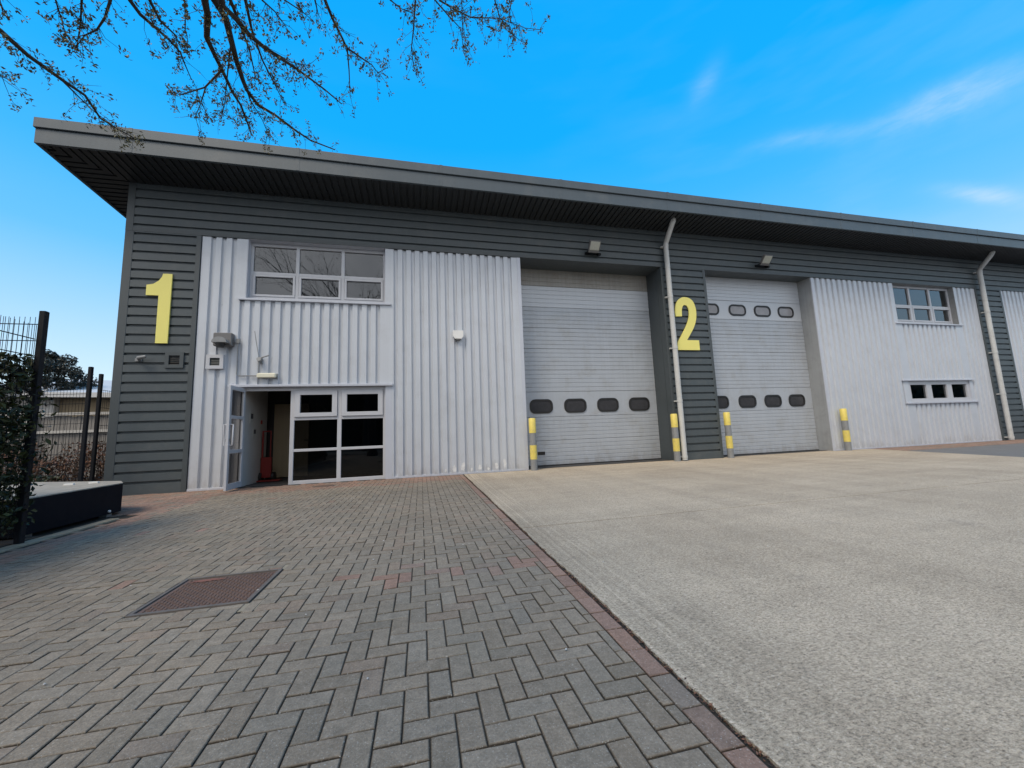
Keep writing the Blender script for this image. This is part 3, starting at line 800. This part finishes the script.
# ------------------------------------------------------------------ bollards
def bollard(root, label):
    t = thing('bollard', root, label, 'bollard', 'yellow and grey bollards at the roller doors')
    for i, (z0, z1, m) in enumerate(((0,.29,'bgrey'),(.29,.66,'byellow'),(.66,.98,'bgrey'),(.98,1.375,'byellow'))):
        b = MB(); r = .094 if m == 'byellow' else .090; x, y = root[0], root[1]
        if i == 3: b.tube([(x,y,z0),(x,y,z1-.02),(x,y,z1)], [r,r,r-.018], 20)
        else: b.tube([(x,y,z0),(x,y,z1)], r, 20)
        b.build('sleeve' if m == 'byellow' else 'tube', M[m], t)
    return t
b0 = bollard((2.90, D-.12, 0), 'yellow and grey bollard between the silver wall and the left roller door')
dup(b0, (7.235, D-.11, 0), 'yellow and grey bollard standing right against the pale downpipe')
dup(b0, (9.06, D-.12, 0), 'yellow and grey bollard at the left edge of the right roller door')
dup(b0, (13.62, D-.13, 0), 'yellow and grey bollard before the silver wall at far right')

# ------------------------------------------------------------------ things in the lobby
t = thing('sack_truck', (-3.78, 11.35, 0), 'red sack truck standing in the lobby', 'sack truck')
x, y = -3.90, 11.35
b = MB(); b.bbox(x-.12,x+.13,y-.03,y+.03,.10,.62,.01); b.box(x-.11,x-.07,y-.012,y+.012,.6,1.30); b.box(x+.08,x+.105,y-.012,y+.012,.6,1.30); b.box(x-.07,x+.07,y-.012,y+.012,1.27,1.30)
b.build('frame', M['red'], t)
b = MB(); b.box(x-.10,x+.40,y-.30,y-.03,.03,.055); b.build('toe_plate', M['red'], t)
for s in (-.11,.18):
    b = MB(); b.tube([(x+s-.03,y+.02,.12),(x+s+.03,y+.02,.12)], .12, 14); w = b.build('wheel', M['rubber'], t)
for i,(yy,z,w,h,lab) in enumerate(((10.75,1.62,.20,.26,'small white notice high on the lobby side wall'),(10.95,1.25,.18,.22,'small white notice low on the lobby side wall'),(11.35,1.5,.16,.2,'red edged notice further back on the lobby side wall'))):
    t = thing('wall_notice', (-4.045, yy, z), lab, 'notice')
    b = MB(); b.box(-4.05,-4.043,yy-w/2,yy+w/2,z-h/2,z+h/2); b.build('sheet', M['sticker'], t)
    b = MB(); b.box(-4.043,-4.040,yy-w*.35,yy+w*.35,z-h*.1,z+h*.38); b.build('print', M['redprint' if i==2 else 'paperd'], t)

# ------------------------------------------------------------------ left side: platform, fences, hedges
t = thing('low_platform', (-5.4, 7.2, 0), 'low black sided platform with a pale scuffed top beside the fence post', 'platform')
P = [(-4.57,5.86),(-4.57,7.47),(-4.84,7.86),(-6.62,8.70),(-6.9,5.86)]
b = MB(); b.slab(P, .045, .463); b.build('body', M['blackp'], t)
b = MB(); P2 = [(-4.575,5.855),(-4.575,7.473),(-4.843,7.866),(-6.625,8.706),(-6.905,5.855)]; b.slab(P2, .463, .477); b.build('top', M['plattop'], t)
for (x, y) in ((-4.66,7.30),(-4.70,6.1),(-6.4,8.3),(-6.6,6.2)):
    b = MB(); b.box(x-.05,x+.05,y-.05,y+.05,-.01,.045); b.build('foot', M['bgrey'], t)
b = MB(); b.tube([(-4.572,7.22,.085),(-4.55,7.22,.085)], .018, 8); b.build('bolt', M['bellw'], t)
b = MB(); 
for (x,y) in ((-5.35,7.6),(-5.6,7.2),(-5.1,7.7)):
    b.box(x-.06,x+.06,y-.02,y+.02,.477,.50)
b.build('hinge', M['bellw'], t)

def post(b, x, y, h, w=.031):
    b.bbox(x-w, x+w, y-w, y+w, -.02, h, .006)
def mesh_panel(b, p, q, z0, z1, sp=.05):
    p = Vector((*p,0)); q = Vector((*q,0)); L = (q-p).length; d = (q-p)/L; nrm = Vector((-d.y, d.x, 0))
    n = int(L/sp); r = .0032
    def bar(a, c, r):
        b.tube([a, c], r, 4, cap=False)
    for i in range(n+1):
        o = p+d*(i*sp); bar(o+Vector((0,0,z0)), o+Vector((0,0,z1)), r)
    z = z0+.05
    while z < z1:
        for s in (-.007,.007): bar(p+nrm*s+Vector((0,0,z)), q+nrm*s+Vector((0,0,z)), .004)
        z += .2
def fence(name, pts, h, label, sp=.05, extra=()):
    t = thing(name, (pts[0][0], pts[0][1], 0), label, 'fence')
    for (x, y, hh) in extra:
        b = MB(); post(b, x, y, hh); b.build('post', M['black'], t)
    b = MB()
    for i in range(len(pts)-1): mesh_panel(b, pts[i], pts[i+1], .08, h, sp)
    b.build('wire_panel', M['black'], t)
fence('mesh_fence', [(-4.39,5.58),(-4.39,.5)], 2.50, 'black wire mesh fence along the kerb in front of the evergreen hedge', .05,
      [(-4.36,5.62,2.68),(-4.40,3.1,2.68),(-4.40,.5,2.68)])
fence('mesh_fence', [(-4.42,5.66),(-9.6,5.66)], 2.62, 'black wire mesh fence turning away behind the evergreen hedge', .05, [(-6.95,5.66,2.7),(-9.6,5.66,2.7)])
fence('mesh_fence', [(-7.05,10.52),(-7.30,15.5)], 2.35, 'black mesh fence with a tall post close beside the building corner', .06, [(-7.0,10.5,2.68),(-7.30,15.5,2.5)])
fence('mesh_fence', [(-6.60,9.57),(-14.,10.6)], 2.3, 'black mesh fence with a tall post running left behind the platform', .06, [(-6.55,9.55,2.68),(-10.2,10.05,2.5)])

def leaves(b, n, fpos, size, tone=lambda p: rng.random(), asp=.5):
    if b.col is None: b.col = []
    for _ in range(n):
        p = fpos()
        if p is None: continue
        p = Vector(p); s = rng.uniform(*size)
        q = Quaternion((rng.gauss(0,1),rng.gauss(0,1),rng.gauss(0,1),rng.gauss(0,1))); q.normalize()
        a = q @ Vector((s,0,0)); c = q @ Vector((0,s*asp,0)); u_ = q @ Vector((0,0,s*.18))
        b.face([p-a, p-c*.9+u_, p+a, p+c*.9+u_]); g = tone(p); b.col += [(g,g,g,1)]*4
def vnoise(x, y, z): return .5+.25*math.sin(x*5.1+1.3*math.sin(z*4.3))+.25*math.sin(z*6.7+y*4.9+1.7)

# evergreen hedge in the corner of the fence
t = thing('evergreen_hedge', (-5.4, 4, 0), 'dark evergreen hedge growing through the mesh fence at far left', 'hedge')
b = MB()
for k in range(40):
    x = rng.uniform(-5.6,-4.6); y = rng.uniform(.8,5.3); pts = [(x,y,0)]
    for i in range(4): pts.append((pts[-1][0]+rng.gauss(0,.1), pts[-1][1]+rng.gauss(0,.1), pts[-1][2]+.42))
    b.tube(pts, [.018,.015,.012,.008,.005], 5)
b.build('stem', M['stem'], t)
def hp():
    y = rng.uniform(.3, 5.72); top = 2.42+.16*math.sin(y*2.3)+.10*math.sin(y*7)-.75*max(0,(y-5.0))
    x = -4.36-abs(rng.gauss(0,.22 if rng.random() < .7 else .6)); z = .16+(top-.16)*rng.random()**.85
    if rng.random() < .4: x += rng.uniform(0,.22)*math.sin(min(3.1,z*1.5))
    if vnoise(x*1.4,y*1.4,z*1.4) < .22 and rng.random() < .8: return None
    return (x,y,z)
b = MB(); leaves(b, 36000, hp, (.024,.052), lambda p: min(1,max(0,rng.gauss(.22,.26))))
b.build('foliage', M['ivy'], t)
# brown hedge behind the platform
t = thing('brown_hedge', (-9, 11.5, 0), 'low hedge of dead brown leaves behind the platform and mesh fence', 'hedge')
def hp2():
    x = rng.uniform(-13,-6.9); y = rng.uniform(11.3,12.6)+(x+7)*-.1; z = (.95+.2*math.sin(x*3)+.12*math.sin(x*8.3))*rng.random()**.7
    if x > -7.4 and y < 11.6: return None
    return (x,y,z)
b = MB(); leaves(b, 9000, hp2, (.025,.05), lambda p: min(1,max(0,rng.gauss(.25+.45*p.z,.3))))
b.build('foliage', M['deadleaf'], t)
b = MB()
for k in range(120):
    x = rng.uniform(-13,-6.9); y = rng.uniform(11.3,12.6)+(x+7)*-.1; pts = [(x,y,0)]
    for i in range(3): pts.append((pts[-1][0]+rng.gauss(0,.1), pts[-1][1]+rng.gauss(0,.1), pts[-1][2]+.4))
    b.tube(pts, [.012,.009,.006,.003], 4)
b.build('stem', M['stem'], t)
t = thing('dark_shrub', (-7.6, 9.0, 0), 'low dark evergreen shrub in the bed right behind the platform', 'shrub')
b = MB()
leaves(b, 3500, lambda: (rng.uniform(-9.3,-6.75), rng.uniform(8.8,9.5), .55*rng.random()), (.02,.045), lambda p: min(1,max(0,rng.gauss(.25,.2))))
b.build('foliage', M['ivy'], t)
b = MB()
for k in range(30):
    x = rng.uniform(-9.2,-6.85); y = rng.uniform(8.85,9.45); b.tube([(x,y,0),(x+rng.gauss(0,.08),y+rng.gauss(0,.08),.45)], [.012,.004], 4)
b.build('stem', M['stem'], t)

# grey boarded fence beyond
t = thing('boarded_fence', (-14, 16.2, 0), 'grey boarded fence with two pale rails beyond the brown hedge', 'fence')
b = MB(); x = -24.
while x < -7.5:
    b.box(x, x+.13, 16.2+rng.uniform(0,.012), 16.24, .05, 2.12+rng.uniform(-.03,.03)); x += .145
b.build('board_panel', M['fencegrey'], t)
for z in (1.55, 2.15):
    b = MB(); b.box(-24,-7.5,16.12,16.19,z,z+.09); b.build('rail', M['fencepale'], t)
for x in (-22.5,-19.2,-15.9,-12.6,-9.3):
    b = MB(); b.box(x,x+.12,16.0,16.11,0,2.3); b.build('post', M['fencepale'], t)
# far low building
t = thing('low_building', (-22, 30, 0), 'low building with a tan wall and pale roof far left beyond the fences', 'building')
b = MB(); b.box(-22.0,-12,30,42,0,4.2); b.build('wall', M['farwall'], t)
b = MB(); b.box(-26,-22.0,29.6,42,0,4.25); b.build('wall', M['farpale'], t)
b = MB(); b.idx([(-27,29,4.25),(-12,29,3.95),(-12,29,4.25),(-27,29,4.55),(-27,36,6.3),(-12,36,5.6)], [(0,1,2,3),(3,2,5,4)])
b.idx([(-27,36,6.3),(-12,36,5.6),(-12,43,4.0),(-27,43,4.0)], [(0,1,2,3)]); b.idx([(-27,29,4.25),(-27,36,6.3),(-27,43,4.0)],[(0,1,2)]); b.idx([(-12,29,3.95),(-12,43,4.0),(-12,36,5.6)],[(0,1,2)])
b.build('roof', M['farroof'], t)
for x in (-24.5, -19, -16):
    b = MB(); b.box(x,x+1.3,29.97 if x>-21 else 29.57,30.01 if x>-21 else 29.61,1.6,2.7); b.build('window', M['rubber'], t)

# ------------------------------------------------------------------ trees
def grow(b, lb, p, d, L, r, depth, droop=0., spread=.55, leaf=None, tips=None):
    """one limb, then its children"""
    n = 4; pts = [p]; rad = [r]
    for i in range(n):
        d = (d+Vector((rng.gauss(0,.14),rng.gauss(0,.14),rng.gauss(0,.10)-droop))).normalized()
        p = p+d*(L/n); pts.append(p); rad.append(r*(1-.45*(i+1)/n))
    b.tube(pts, rad, 6 if r > .02 else (4 if r > .006 else 3), cap=False)
    if depth <= 0:
        if tips is not None: tips.append(pts[-1])
        return
    for i in range(rng.choice((2,3,3))):
        k = rng.choice((2,3,4)); q = Vector((rng.gauss(0,1),rng.gauss(0,1),rng.gauss(0,.7))); q = (q-d*q.dot(d)).normalized()
        nd = (d*(1-spread*.5)+q*spread).normalized()
        grow(b, lb, pts[k], nd, L*rng.uniform(.62,.82), rad[k]*rng.uniform(.55,.7), depth-1, droop, spread, leaf, tips)
def buds(b, p, n, spread, size):
    leaves(b, n, lambda: (p[0]+rng.gauss(0,spread), p[1]+rng.gauss(0,spread), p[2]+rng.gauss(0,spread)), size)

BR = [
([(-4.7, 4.6, 5.71), (-4.43, 4.86, 5.6), (-4.38, 5.11, 5.57), (-4.25, 5.37, 5.54), (-4.2, 5.63, 5.58), (-4.2, 5.89, 5.48), (-4.2, 6.14, 5.55), (-4.03, 6.4, 5.56)], 0.022),
([(-4.35, 5.5, 5.64), (-4.38, 5.8, 5.67), (-4.42, 6.1, 5.72), (-4.31, 6.4, 5.7)], 0.009),
([(-3.16, 4.4, 6.04), (-3.24, 4.52, 5.86), (-3.36, 4.64, 5.75), (-3.51, 4.76, 5.7), (-3.7, 4.88, 5.73), (-3.87, 5.0, 5.66)], 0.014),
([(-3.39, 4.4, 5.91), (-3.55, 4.6, 5.88), (-3.69, 4.8, 5.77), (-3.86, 5.0, 5.63)], 0.012),
([(-3.18, 4.5, 6.16), (-3.16, 4.66, 6.05), (-3.15, 4.81, 6.05), (-3.1, 4.97, 6.08), (-3.03, 5.13, 6.09), (-3.0, 5.29, 6.1), (-3.02, 5.44, 6.07), (-3.02, 5.6, 6.0)], 0.02),
([(-2.98, 4.5, 6.22), (-3.0, 4.7, 6.14), (-3.01, 4.9, 6.11), (-2.96, 5.1, 6.15), (-2.99, 5.3, 6.15)], 0.018),
([(-2.29, 4.3, 6.33), (-2.36, 4.51, 6.07), (-2.43, 4.72, 6.11), (-2.53, 4.93, 6.01), (-2.54, 5.14, 6.0), (-2.55, 5.36, 6.0), (-2.51, 5.57, 5.88), (-2.49, 5.78, 5.87), (-2.47, 5.99, 5.74), (-2.5, 6.2, 5.73)], 0.032),
([(-2.48, 5.2, 5.85), (-2.72, 5.33, 5.68), (-3.07, 5.47, 5.64), (-3.26, 5.6, 5.8)], 0.011),
([(-2.75, 5.4, 5.73), (-2.9, 5.6, 5.64), (-3.06, 5.8, 5.59)], 0.007),
([(-2.28, 4.4, 6.47), (-2.31, 4.6, 6.19), (-2.28, 4.8, 6.2), (-2.3, 5.0, 6.11), (-2.32, 5.2, 6.03), (-2.32, 5.4, 5.94), (-2.35, 5.6, 5.97), (-2.28, 5.8, 5.93), (-2.12, 6.0, 5.97), (-1.9, 6.2, 5.92), (-1.73, 6.4, 5.93), (-1.39, 6.6, 5.96)], 0.034),
([(-2.17, 4.3, 6.3), (-2.17, 4.49, 6.02), (-2.12, 4.68, 6.09), (-2.04, 4.87, 6.09), (-1.94, 5.06, 6.14), (-1.82, 5.24, 6.21), (-1.69, 5.43, 6.28), (-1.61, 5.62, 6.37), (-1.38, 5.81, 6.35), (-1.18, 6.0, 6.32)], 0.03),
([(-2.03, 4.2, 6.2), (-2.1, 4.5, 6.12), (-2.12, 4.8, 6.14), (-2.13, 5.1, 6.11), (-2.16, 5.4, 5.97)], 0.02),
([(-2.02, 4.5, 6.61), (-2.07, 4.78, 6.48), (-2.1, 5.06, 6.37), (-2.07, 5.34, 6.23), (-2.0, 5.62, 6.13), (-1.96, 5.9, 6.08)], 0.017),
([(-2.01, 4.8, 6.02), (-1.84, 4.97, 6.03), (-1.66, 5.13, 6.07), (-1.46, 5.3, 6.22)], 0.01),
([(-2.25, 4.9, 6.01), (-2.41, 5.2, 5.87), (-2.56, 5.5, 5.68), (-2.73, 5.8, 5.65)], 0.009),
([(-2.32, 5.4, 5.94), (-2.34, 5.7, 5.91), (-2.29, 6.0, 5.86), (-2.29, 6.3, 5.81)], 0.009),
([(-1.16, 4.4, 6.65), (-1.11, 4.57, 6.45), (-1.05, 4.73, 6.38), (-0.97, 4.9, 6.32), (-0.94, 5.07, 6.36), (-0.94, 5.23, 6.19), (-0.95, 5.4, 5.92)], 0.018),
([(-0.91, 4.9, 6.19), (-0.76, 5.0, 6.19), (-0.62, 5.1, 6.2), (-0.55, 5.2, 6.19), (-0.42, 5.3, 6.41)], 0.01),
([(-1.22, 4.4, 6.63), (-1.22, 4.55, 6.4), (-1.22, 4.7, 6.39)], 0.014),
([(-0.52, 4.5, 6.81), (-0.34, 4.6, 6.69), (-0.19, 4.7, 6.71), (-0.05, 4.8, 6.8)], 0.009),
([(-0.01, 4.4, 6.89), (-0.02, 4.55, 6.71), (-0.05, 4.7, 6.42), (-0.08, 4.85, 6.31), (-0.05, 5.0, 6.16)], 0.012),
([(0.11, 4.5, 6.98), (0.24, 4.6, 6.83), (0.44, 4.7, 6.74), (0.59, 4.8, 6.72), (0.63, 4.9, 6.65), (0.66, 5.0, 6.54)], 0.009),
([(0.15, 4.5, 6.99), (0.3, 4.59, 6.83), (0.51, 4.67, 6.84), (0.73, 4.76, 6.88), (0.96, 4.85, 7.03), (1.21, 4.94, 7.19), (1.38, 5.03, 7.27), (1.65, 5.11, 7.32), (1.95, 5.2, 7.46)], 0.01),
([(0.95, 4.5, 7.28), (1.06, 4.6, 7.04), (1.15, 4.7, 6.89), (1.32, 4.8, 6.9), (1.41, 4.9, 6.8)], 0.009),
([(1.27, 4.5, 7.37), (1.32, 4.65, 7.17), (1.29, 4.8, 6.98)], 0.01),
([(0.57, 4.4, 7.05), (0.59, 4.55, 6.86), (0.61, 4.7, 6.48)], 0.011),
([(-4.49, 4.8, 5.04), (-4.42, 4.9, 5.1), (-4.42, 5.0, 5.14)], 0.006),
([(-4.24, 4.5, 5.82), (-4.23, 4.6, 5.71), (-4.27, 4.7, 5.63)], 0.007),
([(-1.82, 4.4, 6.47), (-1.8, 4.57, 6.28), (-1.72, 4.73, 6.34), (-1.66, 4.9, 6.36)], 0.013),
([(-1.67, 4.4, 6.51), (-1.55, 4.53, 6.3), (-1.42, 4.67, 6.36), (-1.34, 4.8, 6.42)], 0.01),
([(-2.61, 4.5, 6.38), (-2.66, 4.7, 6.23), (-2.74, 4.9, 6.04)], 0.01),
([(-3.68, 4.5, 6.03), (-3.8, 4.63, 5.86), (-3.83, 4.77, 5.74), (-3.88, 4.9, 5.65)], 0.009),
]
t = thing('overhanging_tree', (-2.6, -2.2, 0), 'budding bare tree whose branches hang over the top left', 'tree')
tb = MB(); V = Vector
tb.tube([(-2.6,-2.2,-.1),(-2.6,-2.2,.3),(-2.62,-2.1,1.4),(-2.6,-1.95,2.5),(-2.55,-1.7,3.4),(-2.5,-1.2,4.2)], [.34,.24,.21,.195,.18,.16], 14)
tb.build('trunk', M['bark'], t)
cb = MB(); lb = MB(); lb.col = []
boughs = [[(-2.5,-1.2,4.2),(-2.45,-.3,5.1),(-2.4,.7,5.9),(-2.32,1.8,6.6),(-2.28,2.9,6.95)],
          [(-2.5,-1.2,4.2),(-2.1,-.4,5.0),(-1.6,.6,5.9),(-1.0,1.8,6.7),(-.5,2.9,7.0)],
          [(-2.45,-.3,5.1),(-2.8,.6,5.7),(-3.3,1.7,6.3),(-3.8,2.8,6.5),(-4.5,3.7,6.3)],
          [(-1.6,.6,5.9),(-.9,1.4,6.5),(-.1,2.3,7.0),(.5,3.2,7.15)]]
for bo, r0 in zip(boughs, (.13,.10,.09,.07)):
    n = len(bo); cb.tube(bo, [r0*(1-.55*i/(n-1)) for i in range(n)], 8, cap=False)
ends = [Vector(p) for bo in boughs for p in bo[2:]]
for pts, r0 in BR:
    pts = [Vector(p) for p in pts]; n = len(pts)
    cb.tube(pts, [max(.0045, r0*1.3*(1-.80*i/(n-1))) for i in range(n)], 6 if r0 > .015 else 5, cap=False)
    if pts[0].y <= 4.65:
        e = min(ends, key=lambda q: (q-pts[0]).length+ .0); m_ = (e+pts[0])/2+Vector((0,0,.25))
        cb.tube([e, (e+m_)/2+Vector((0,0,.05)), m_, (m_+pts[0])/2+Vector((0,0,.06)), pts[0]], [r0*1.5,r0*1.3,r0*1.1,r0*.95,r0*.8], 6, cap=False)
    L = sum((pts[i+1]-pts[i]).length for i in range(n-1))
    for k in range(int(L*16)+4):
        f = rng.uniform(.08,1)*(n-1); i = min(int(f), n-2); p = pts[i].lerp(pts[i+1], f-i); tdir = (pts[i+1]-pts[i]).normalized()
        q = Vector((rng.gauss(0,1),rng.gauss(0,1),rng.gauss(0,1))); q = (q-tdir*q.dot(tdir)).normalized()
        d = (tdir*rng.uniform(.3,1)+q*rng.uniform(.4,.9)+Vector((0,0,-.25))).normalized(); l = rng.uniform(.07,.34)
        a = p; tw = [a]
        for s_ in range(3):
            d = (d+Vector((rng.gauss(0,.22),rng.gauss(0,.22),rng.gauss(0,.2)-.05))).normalized(); a = a+d*(l/3); tw.append(a)
        cb.tube(tw, [.0035,.0028,.0022,.0016], 3, cap=False)
        if rng.random() < .85: buds(lb, tw[-1], rng.choice((7,9,12,14)), .024, (.013,.028))
        if rng.random() < .6: buds(lb, tw[2], rng.choice((4,6,8)), .020, (.012,.025))
        if rng.random() < .35: buds(lb, tw[1], 4, .018, (.008,.017))
    buds(lb, pts[-1], 6, .025, (.007,.018))
tips = []
for (p, d, L, r) in (((-2.5,-1.2,4.2),(.1,-.4,1),1.7,.08),((-2.5,-1.2,4.2),(-.6,.0,.9),1.6,.07),((-2.55,-1.7,3.4),(-.8,-.5,.7),1.5,.06)):
    grow(cb, None, Vector(p), Vector(d).normalized(), L, r, 3, .0, .55, None, tips)
for p in tips: buds(lb, p, 4, .05, (.01,.025))
cb.build('branches', M['bark'], t); lb.build('leaf_buds', M['bud'], t)

def bare_tree(x, y, h, label, seed):
    global rng
    keep = rng; rng = random.Random(seed)
    t = thing('bare_tree', (x,y,0), label, 'tree', 'trees behind the yard')
    b = MB(); b.tube([(x,y,-.1),(x+.05,y,h*.14),(x+.1,y+.05,h*.3)], [.3,.24,.2], 10); b.build('trunk', M['bark'], t)
    c = MB(); tips = []; lb = MB(); lb.col = []
    for k in range(6):
        a = k*1.05+rng.random(); grow(c, None, Vector((x+.1,y+.05,h*(.24+.01*k))), Vector((math.cos(a)*.4,math.sin(a)*.4,1)).normalized(), h*.27, .17, 4, -.03, .42, None, tips)
    for p in tips: buds(lb, p, 4, .10, (.03,.07))
    c.build('branches', M['bark'], t); lb.build('crown', M['bud'], t); rng = keep
bare_tree(-4.2, -12, 20.5, 'tall bare tree mirrored in the right panes of the upper window', 3)
bare_tree(5.5, -24, 11, 'shorter bare tree across the yard behind the camera', 5)
t = thing('reflection_hedge', (0,-16,0), 'unseen tall hedge added across the yard for dark reflections in the low panes', 'hedge')  # unseen hedge, added and sized so the low panes mirror something dark
b = MB(); leaves(b, 30000, lambda: (rng.uniform(-24,95), -16+rng.gauss(0,.5), rng.uniform(.05,5.7)+.4*math.sin(rng.random()*6)), (.10,.22), lambda p: min(1,max(0,rng.gauss(.3,.2))))
b.build('foliage', M['ivy'], t)
b = MB(); b.box(-24,95,-16.6,-16.1,0,5.2); b.build('stem', M['stem'], t)  # solid brown slab filling the added hedge, not separate stems

# far trees past the left corner
def clump_tree(x, y, h, w, label, n):
    t = thing('evergreen_tree', (x,y,0), label, 'tree')
    b = MB(); b.tube([(x,y,0),(x+.1,y,h*.35),(x,y,h*.75)], [.22,.17,.06], 8)
    for k in range(9):
        a = rng.uniform(0,6.28); z = h*rng.uniform(.35,.7); b.tube([(x,y,z),(x+math.cos(a)*w*.5,y+math.sin(a)*w*.5,z+h*.12)], [.06,.02], 5)
    b.build('trunk', M['bark'], t)
    cl = [(x+rng.gauss(0,w*.38), y+rng.gauss(0,w*.3), h*rng.uniform(.5,.96), rng.uniform(.35,.8)) for _ in range(34)]
    cl = [c for c in cl if c[2] < h*(1-.35*abs(c[0]-x)/w)]
    b = MB()
    def fp():
        c = rng.choice(cl); d = Vector((rng.gauss(0,1),rng.gauss(0,1),rng.gauss(0,.6))).normalized()*c[3]*rng.random()**.4
        return (c[0]+d.x, c[1]+d.y, c[2]+d.z)
    leaves(b, n, fp, (.06,.13)); b.build('crown', M['pine'], t)
clump_tree(-23.6, 31, 7.6, 3.0, 'dark ragged evergreen tree rising over the pale roof far left', 11000)
clump_tree(-36, 55, 8, 5, 'further dark evergreen tree seen through the mesh far left', 3500)

# ------------------------------------------------------------------ world, sun, camera
W = bpy.data.worlds.new('World'); S.world = W; W.use_nodes = True
t = W.node_tree; t.nodes.clear()
SUN_EL, SUN_AZ = 54., 227.      # azimuth clockwise from +y: behind the camera and to its left
out = N(t, 'ShaderNodeOutputWorld'); bg = N(t, 'ShaderNodeBackground'); t.links.new(bg.outputs[0], out.inputs[0])
sky = N(t, 'ShaderNodeTexSky', sky_type='NISHITA', sun_disc=False, sun_elevation=R(SUN_EL), sun_rotation=R(SUN_AZ))
sky.air_density = 1.0; sky.dust_density = .4; sky.ozone_density = 2.0
tc = N(t, 'ShaderNodeTexCoord')
sp = N(t, 'ShaderNodeSeparateXYZ'); t.links.new(tc.outputs['Generated'], sp.inputs[0])
blue = ramp(t, sp.outputs['Z'], [(0., (.76,.88,.96)), (.12, (.62,.83,.97)), (.24, (.37,.68,.99)), (.36, (.14,.54,1.)), (.48, (.05,.465,1.)), (.62, (.004,.41,1.)), (1., (0.,.35,.95))])
sc_ = N(t, 'ShaderNodeVectorMath', operation='SCALE'); sc_.inputs['Scale'].default_value = 10.5; t.links.new(blue, sc_.inputs[0])
base = mixc(t, SKY_MIX, sky.outputs[0], sc_.outputs[0])
# cloud veil over the rear half of the sky (the window reflections show it grey)
nz = noise(t, tc.outputs['Generated'], 2.2, 6, .6)
rear = mth(t, 'MULTIPLY_ADD', sp.outputs['Y'], -1.0, mth(t, 'MULTIPLY_ADD', nz, .8, -.38))
rear = mth(t, 'SUBTRACT', rear, mth(t, 'MULTIPLY', mth(t, 'MAXIMUM', sp.outputs['X'], 0.), .62))
rear = ramp(t, rear, [(.0, 0.), (.45, 1.)])
ccol = ramp(t, noise(t, tc.outputs['Generated'], 3.1, 7, .6), [(.3, (.56,.59,.64)), (.7, (.95,.97,1.0))])
mp = N(t, 'ShaderNodeVectorMath', operation='SCALE'); mp.inputs['Scale'].default_value = CLOUD_V; t.links.new(ccol, mp.inputs[0])
# thin streaks in front
wv = N(t, 'ShaderNodeMapping'); wv.inputs['Rotation'].default_value = (R(8), R(-24), R(12)); wv.inputs['Scale'].default_value = (1.6, 2.2, 9.)
t.links.new(tc.outputs['Generated'], wv.inputs[0])
wn = noise(t, wv.outputs[0], 1.2, 5, .5)
xr = ramp(t, sp.outputs['X'], [(-.2, .15), (.35, .25), (.75, 1.)])
wisp = mth(t, 'MULTIPLY', ramp(t, wn, [(.50, 0.), (.95, .22)]), xr)
def streak(nv, cv, wd, half, amt):
    def dot(v):
        n = N(t, 'ShaderNodeVectorMath', operation='DOT_PRODUCT'); n.inputs[1].default_value = v
        t.links.new(tc.outputs['Generated'], n.inputs[0]); return n.outputs['Value']
    wob = mth(t, 'MULTIPLY_ADD', noise(t, tc.outputs['Generated'], 9., 5, .6), 2.2*wd, -1.1*wd)
    a = mth(t, 'DIVIDE', mth(t, 'ADD', dot(nv), wob), wd); a = mth(t, 'EXPONENT', mth(t, 'MULTIPLY', mth(t, 'MULTIPLY', a, a), -1.))
    b_ = mth(t, 'DIVIDE', mth(t, 'SUBTRACT', 1., dot(cv)), 1-math.cos(R(half))); b_ = mth(t, 'EXPONENT', mth(t, 'MULTIPLY', b_, -1.))
    q = mth(t, 'MULTIPLY', mth(t, 'MULTIPLY', a, b_), ramp(t, noise(t, wv.outputs[0], 6., 6, .65), [(.3, .35), (.7, 1.)]))
    return mth(t, 'MULTIPLY', q, amt)
for q in (((.3991,.2717,-.8758),(.7985,.3666,.4776),.022,4.6,.55),((.0324,.6225,-.782),(.8622,.3783,.3369),.012,2.8,.60),((.8358,-.2247,-.5009),(.5326,.5533,.6404),.022,1.9,.20),((.2477,.4983,-.8308),(.6952,.5059,.5107),.014,4.5,.25)):
    wisp = mth(t, 'ADD', wisp, streak(*q), clamp=True)
front = mixc(t, wisp, base, (6.5,8.0,10.))
# paler towards the horizon at the left
fin = mixc(t, rear, front, mp.outputs[0])
t.links.new(fin, bg.inputs['Color']); bg.inputs['Strength'].default_value = .1

sl = bpy.data.lights.new('sun', 'SUN'); sl.energy = SUN_E; sl.angle = R(SUN_ANG); sl.color = (1., .87, .70)
so = bpy.data.objects.new('sun', sl); COL.objects.link(so)
az, el = R(SUN_AZ), R(SUN_EL)
sd = Vector((math.sin(az)*math.cos(el), math.cos(az)*math.cos(el), math.sin(el)))
so.rotation_euler = sd.to_track_quat('Z', 'Y').to_euler(); so.location = sd*60

cam = bpy.data.cameras.new('camera'); co = bpy.data.objects.new('camera', cam); COL.objects.link(co)
right = Vector((0.9730791, -0.2273355, -0.0378895)); fwd = Vector((0.2302912, 0.9655874, 0.1208594)); up = Vector((0.0091100, -0.1263314, 0.9919463))
co.matrix_world = Matrix(((right.x, up.x, -fwd.x, 0),(right.y, up.y, -fwd.y, 0),(right.z, up.z, -fwd.z, 1.05),(0,0,0,1)))
cam.sensor_width = 36; cam.lens = 386.742/1024*36; cam.clip_start = .05; cam.clip_end = 3000
S.camera = co
S.render.resolution_x, S.render.resolution_y = 1024, 768
S.view_settings.view_transform = 'Standard'; S.view_settings.look = 'None'; S.view_settings.gamma = 1
S.view_settings.use_curve_mapping = False; S.view_settings.exposure = EXPO
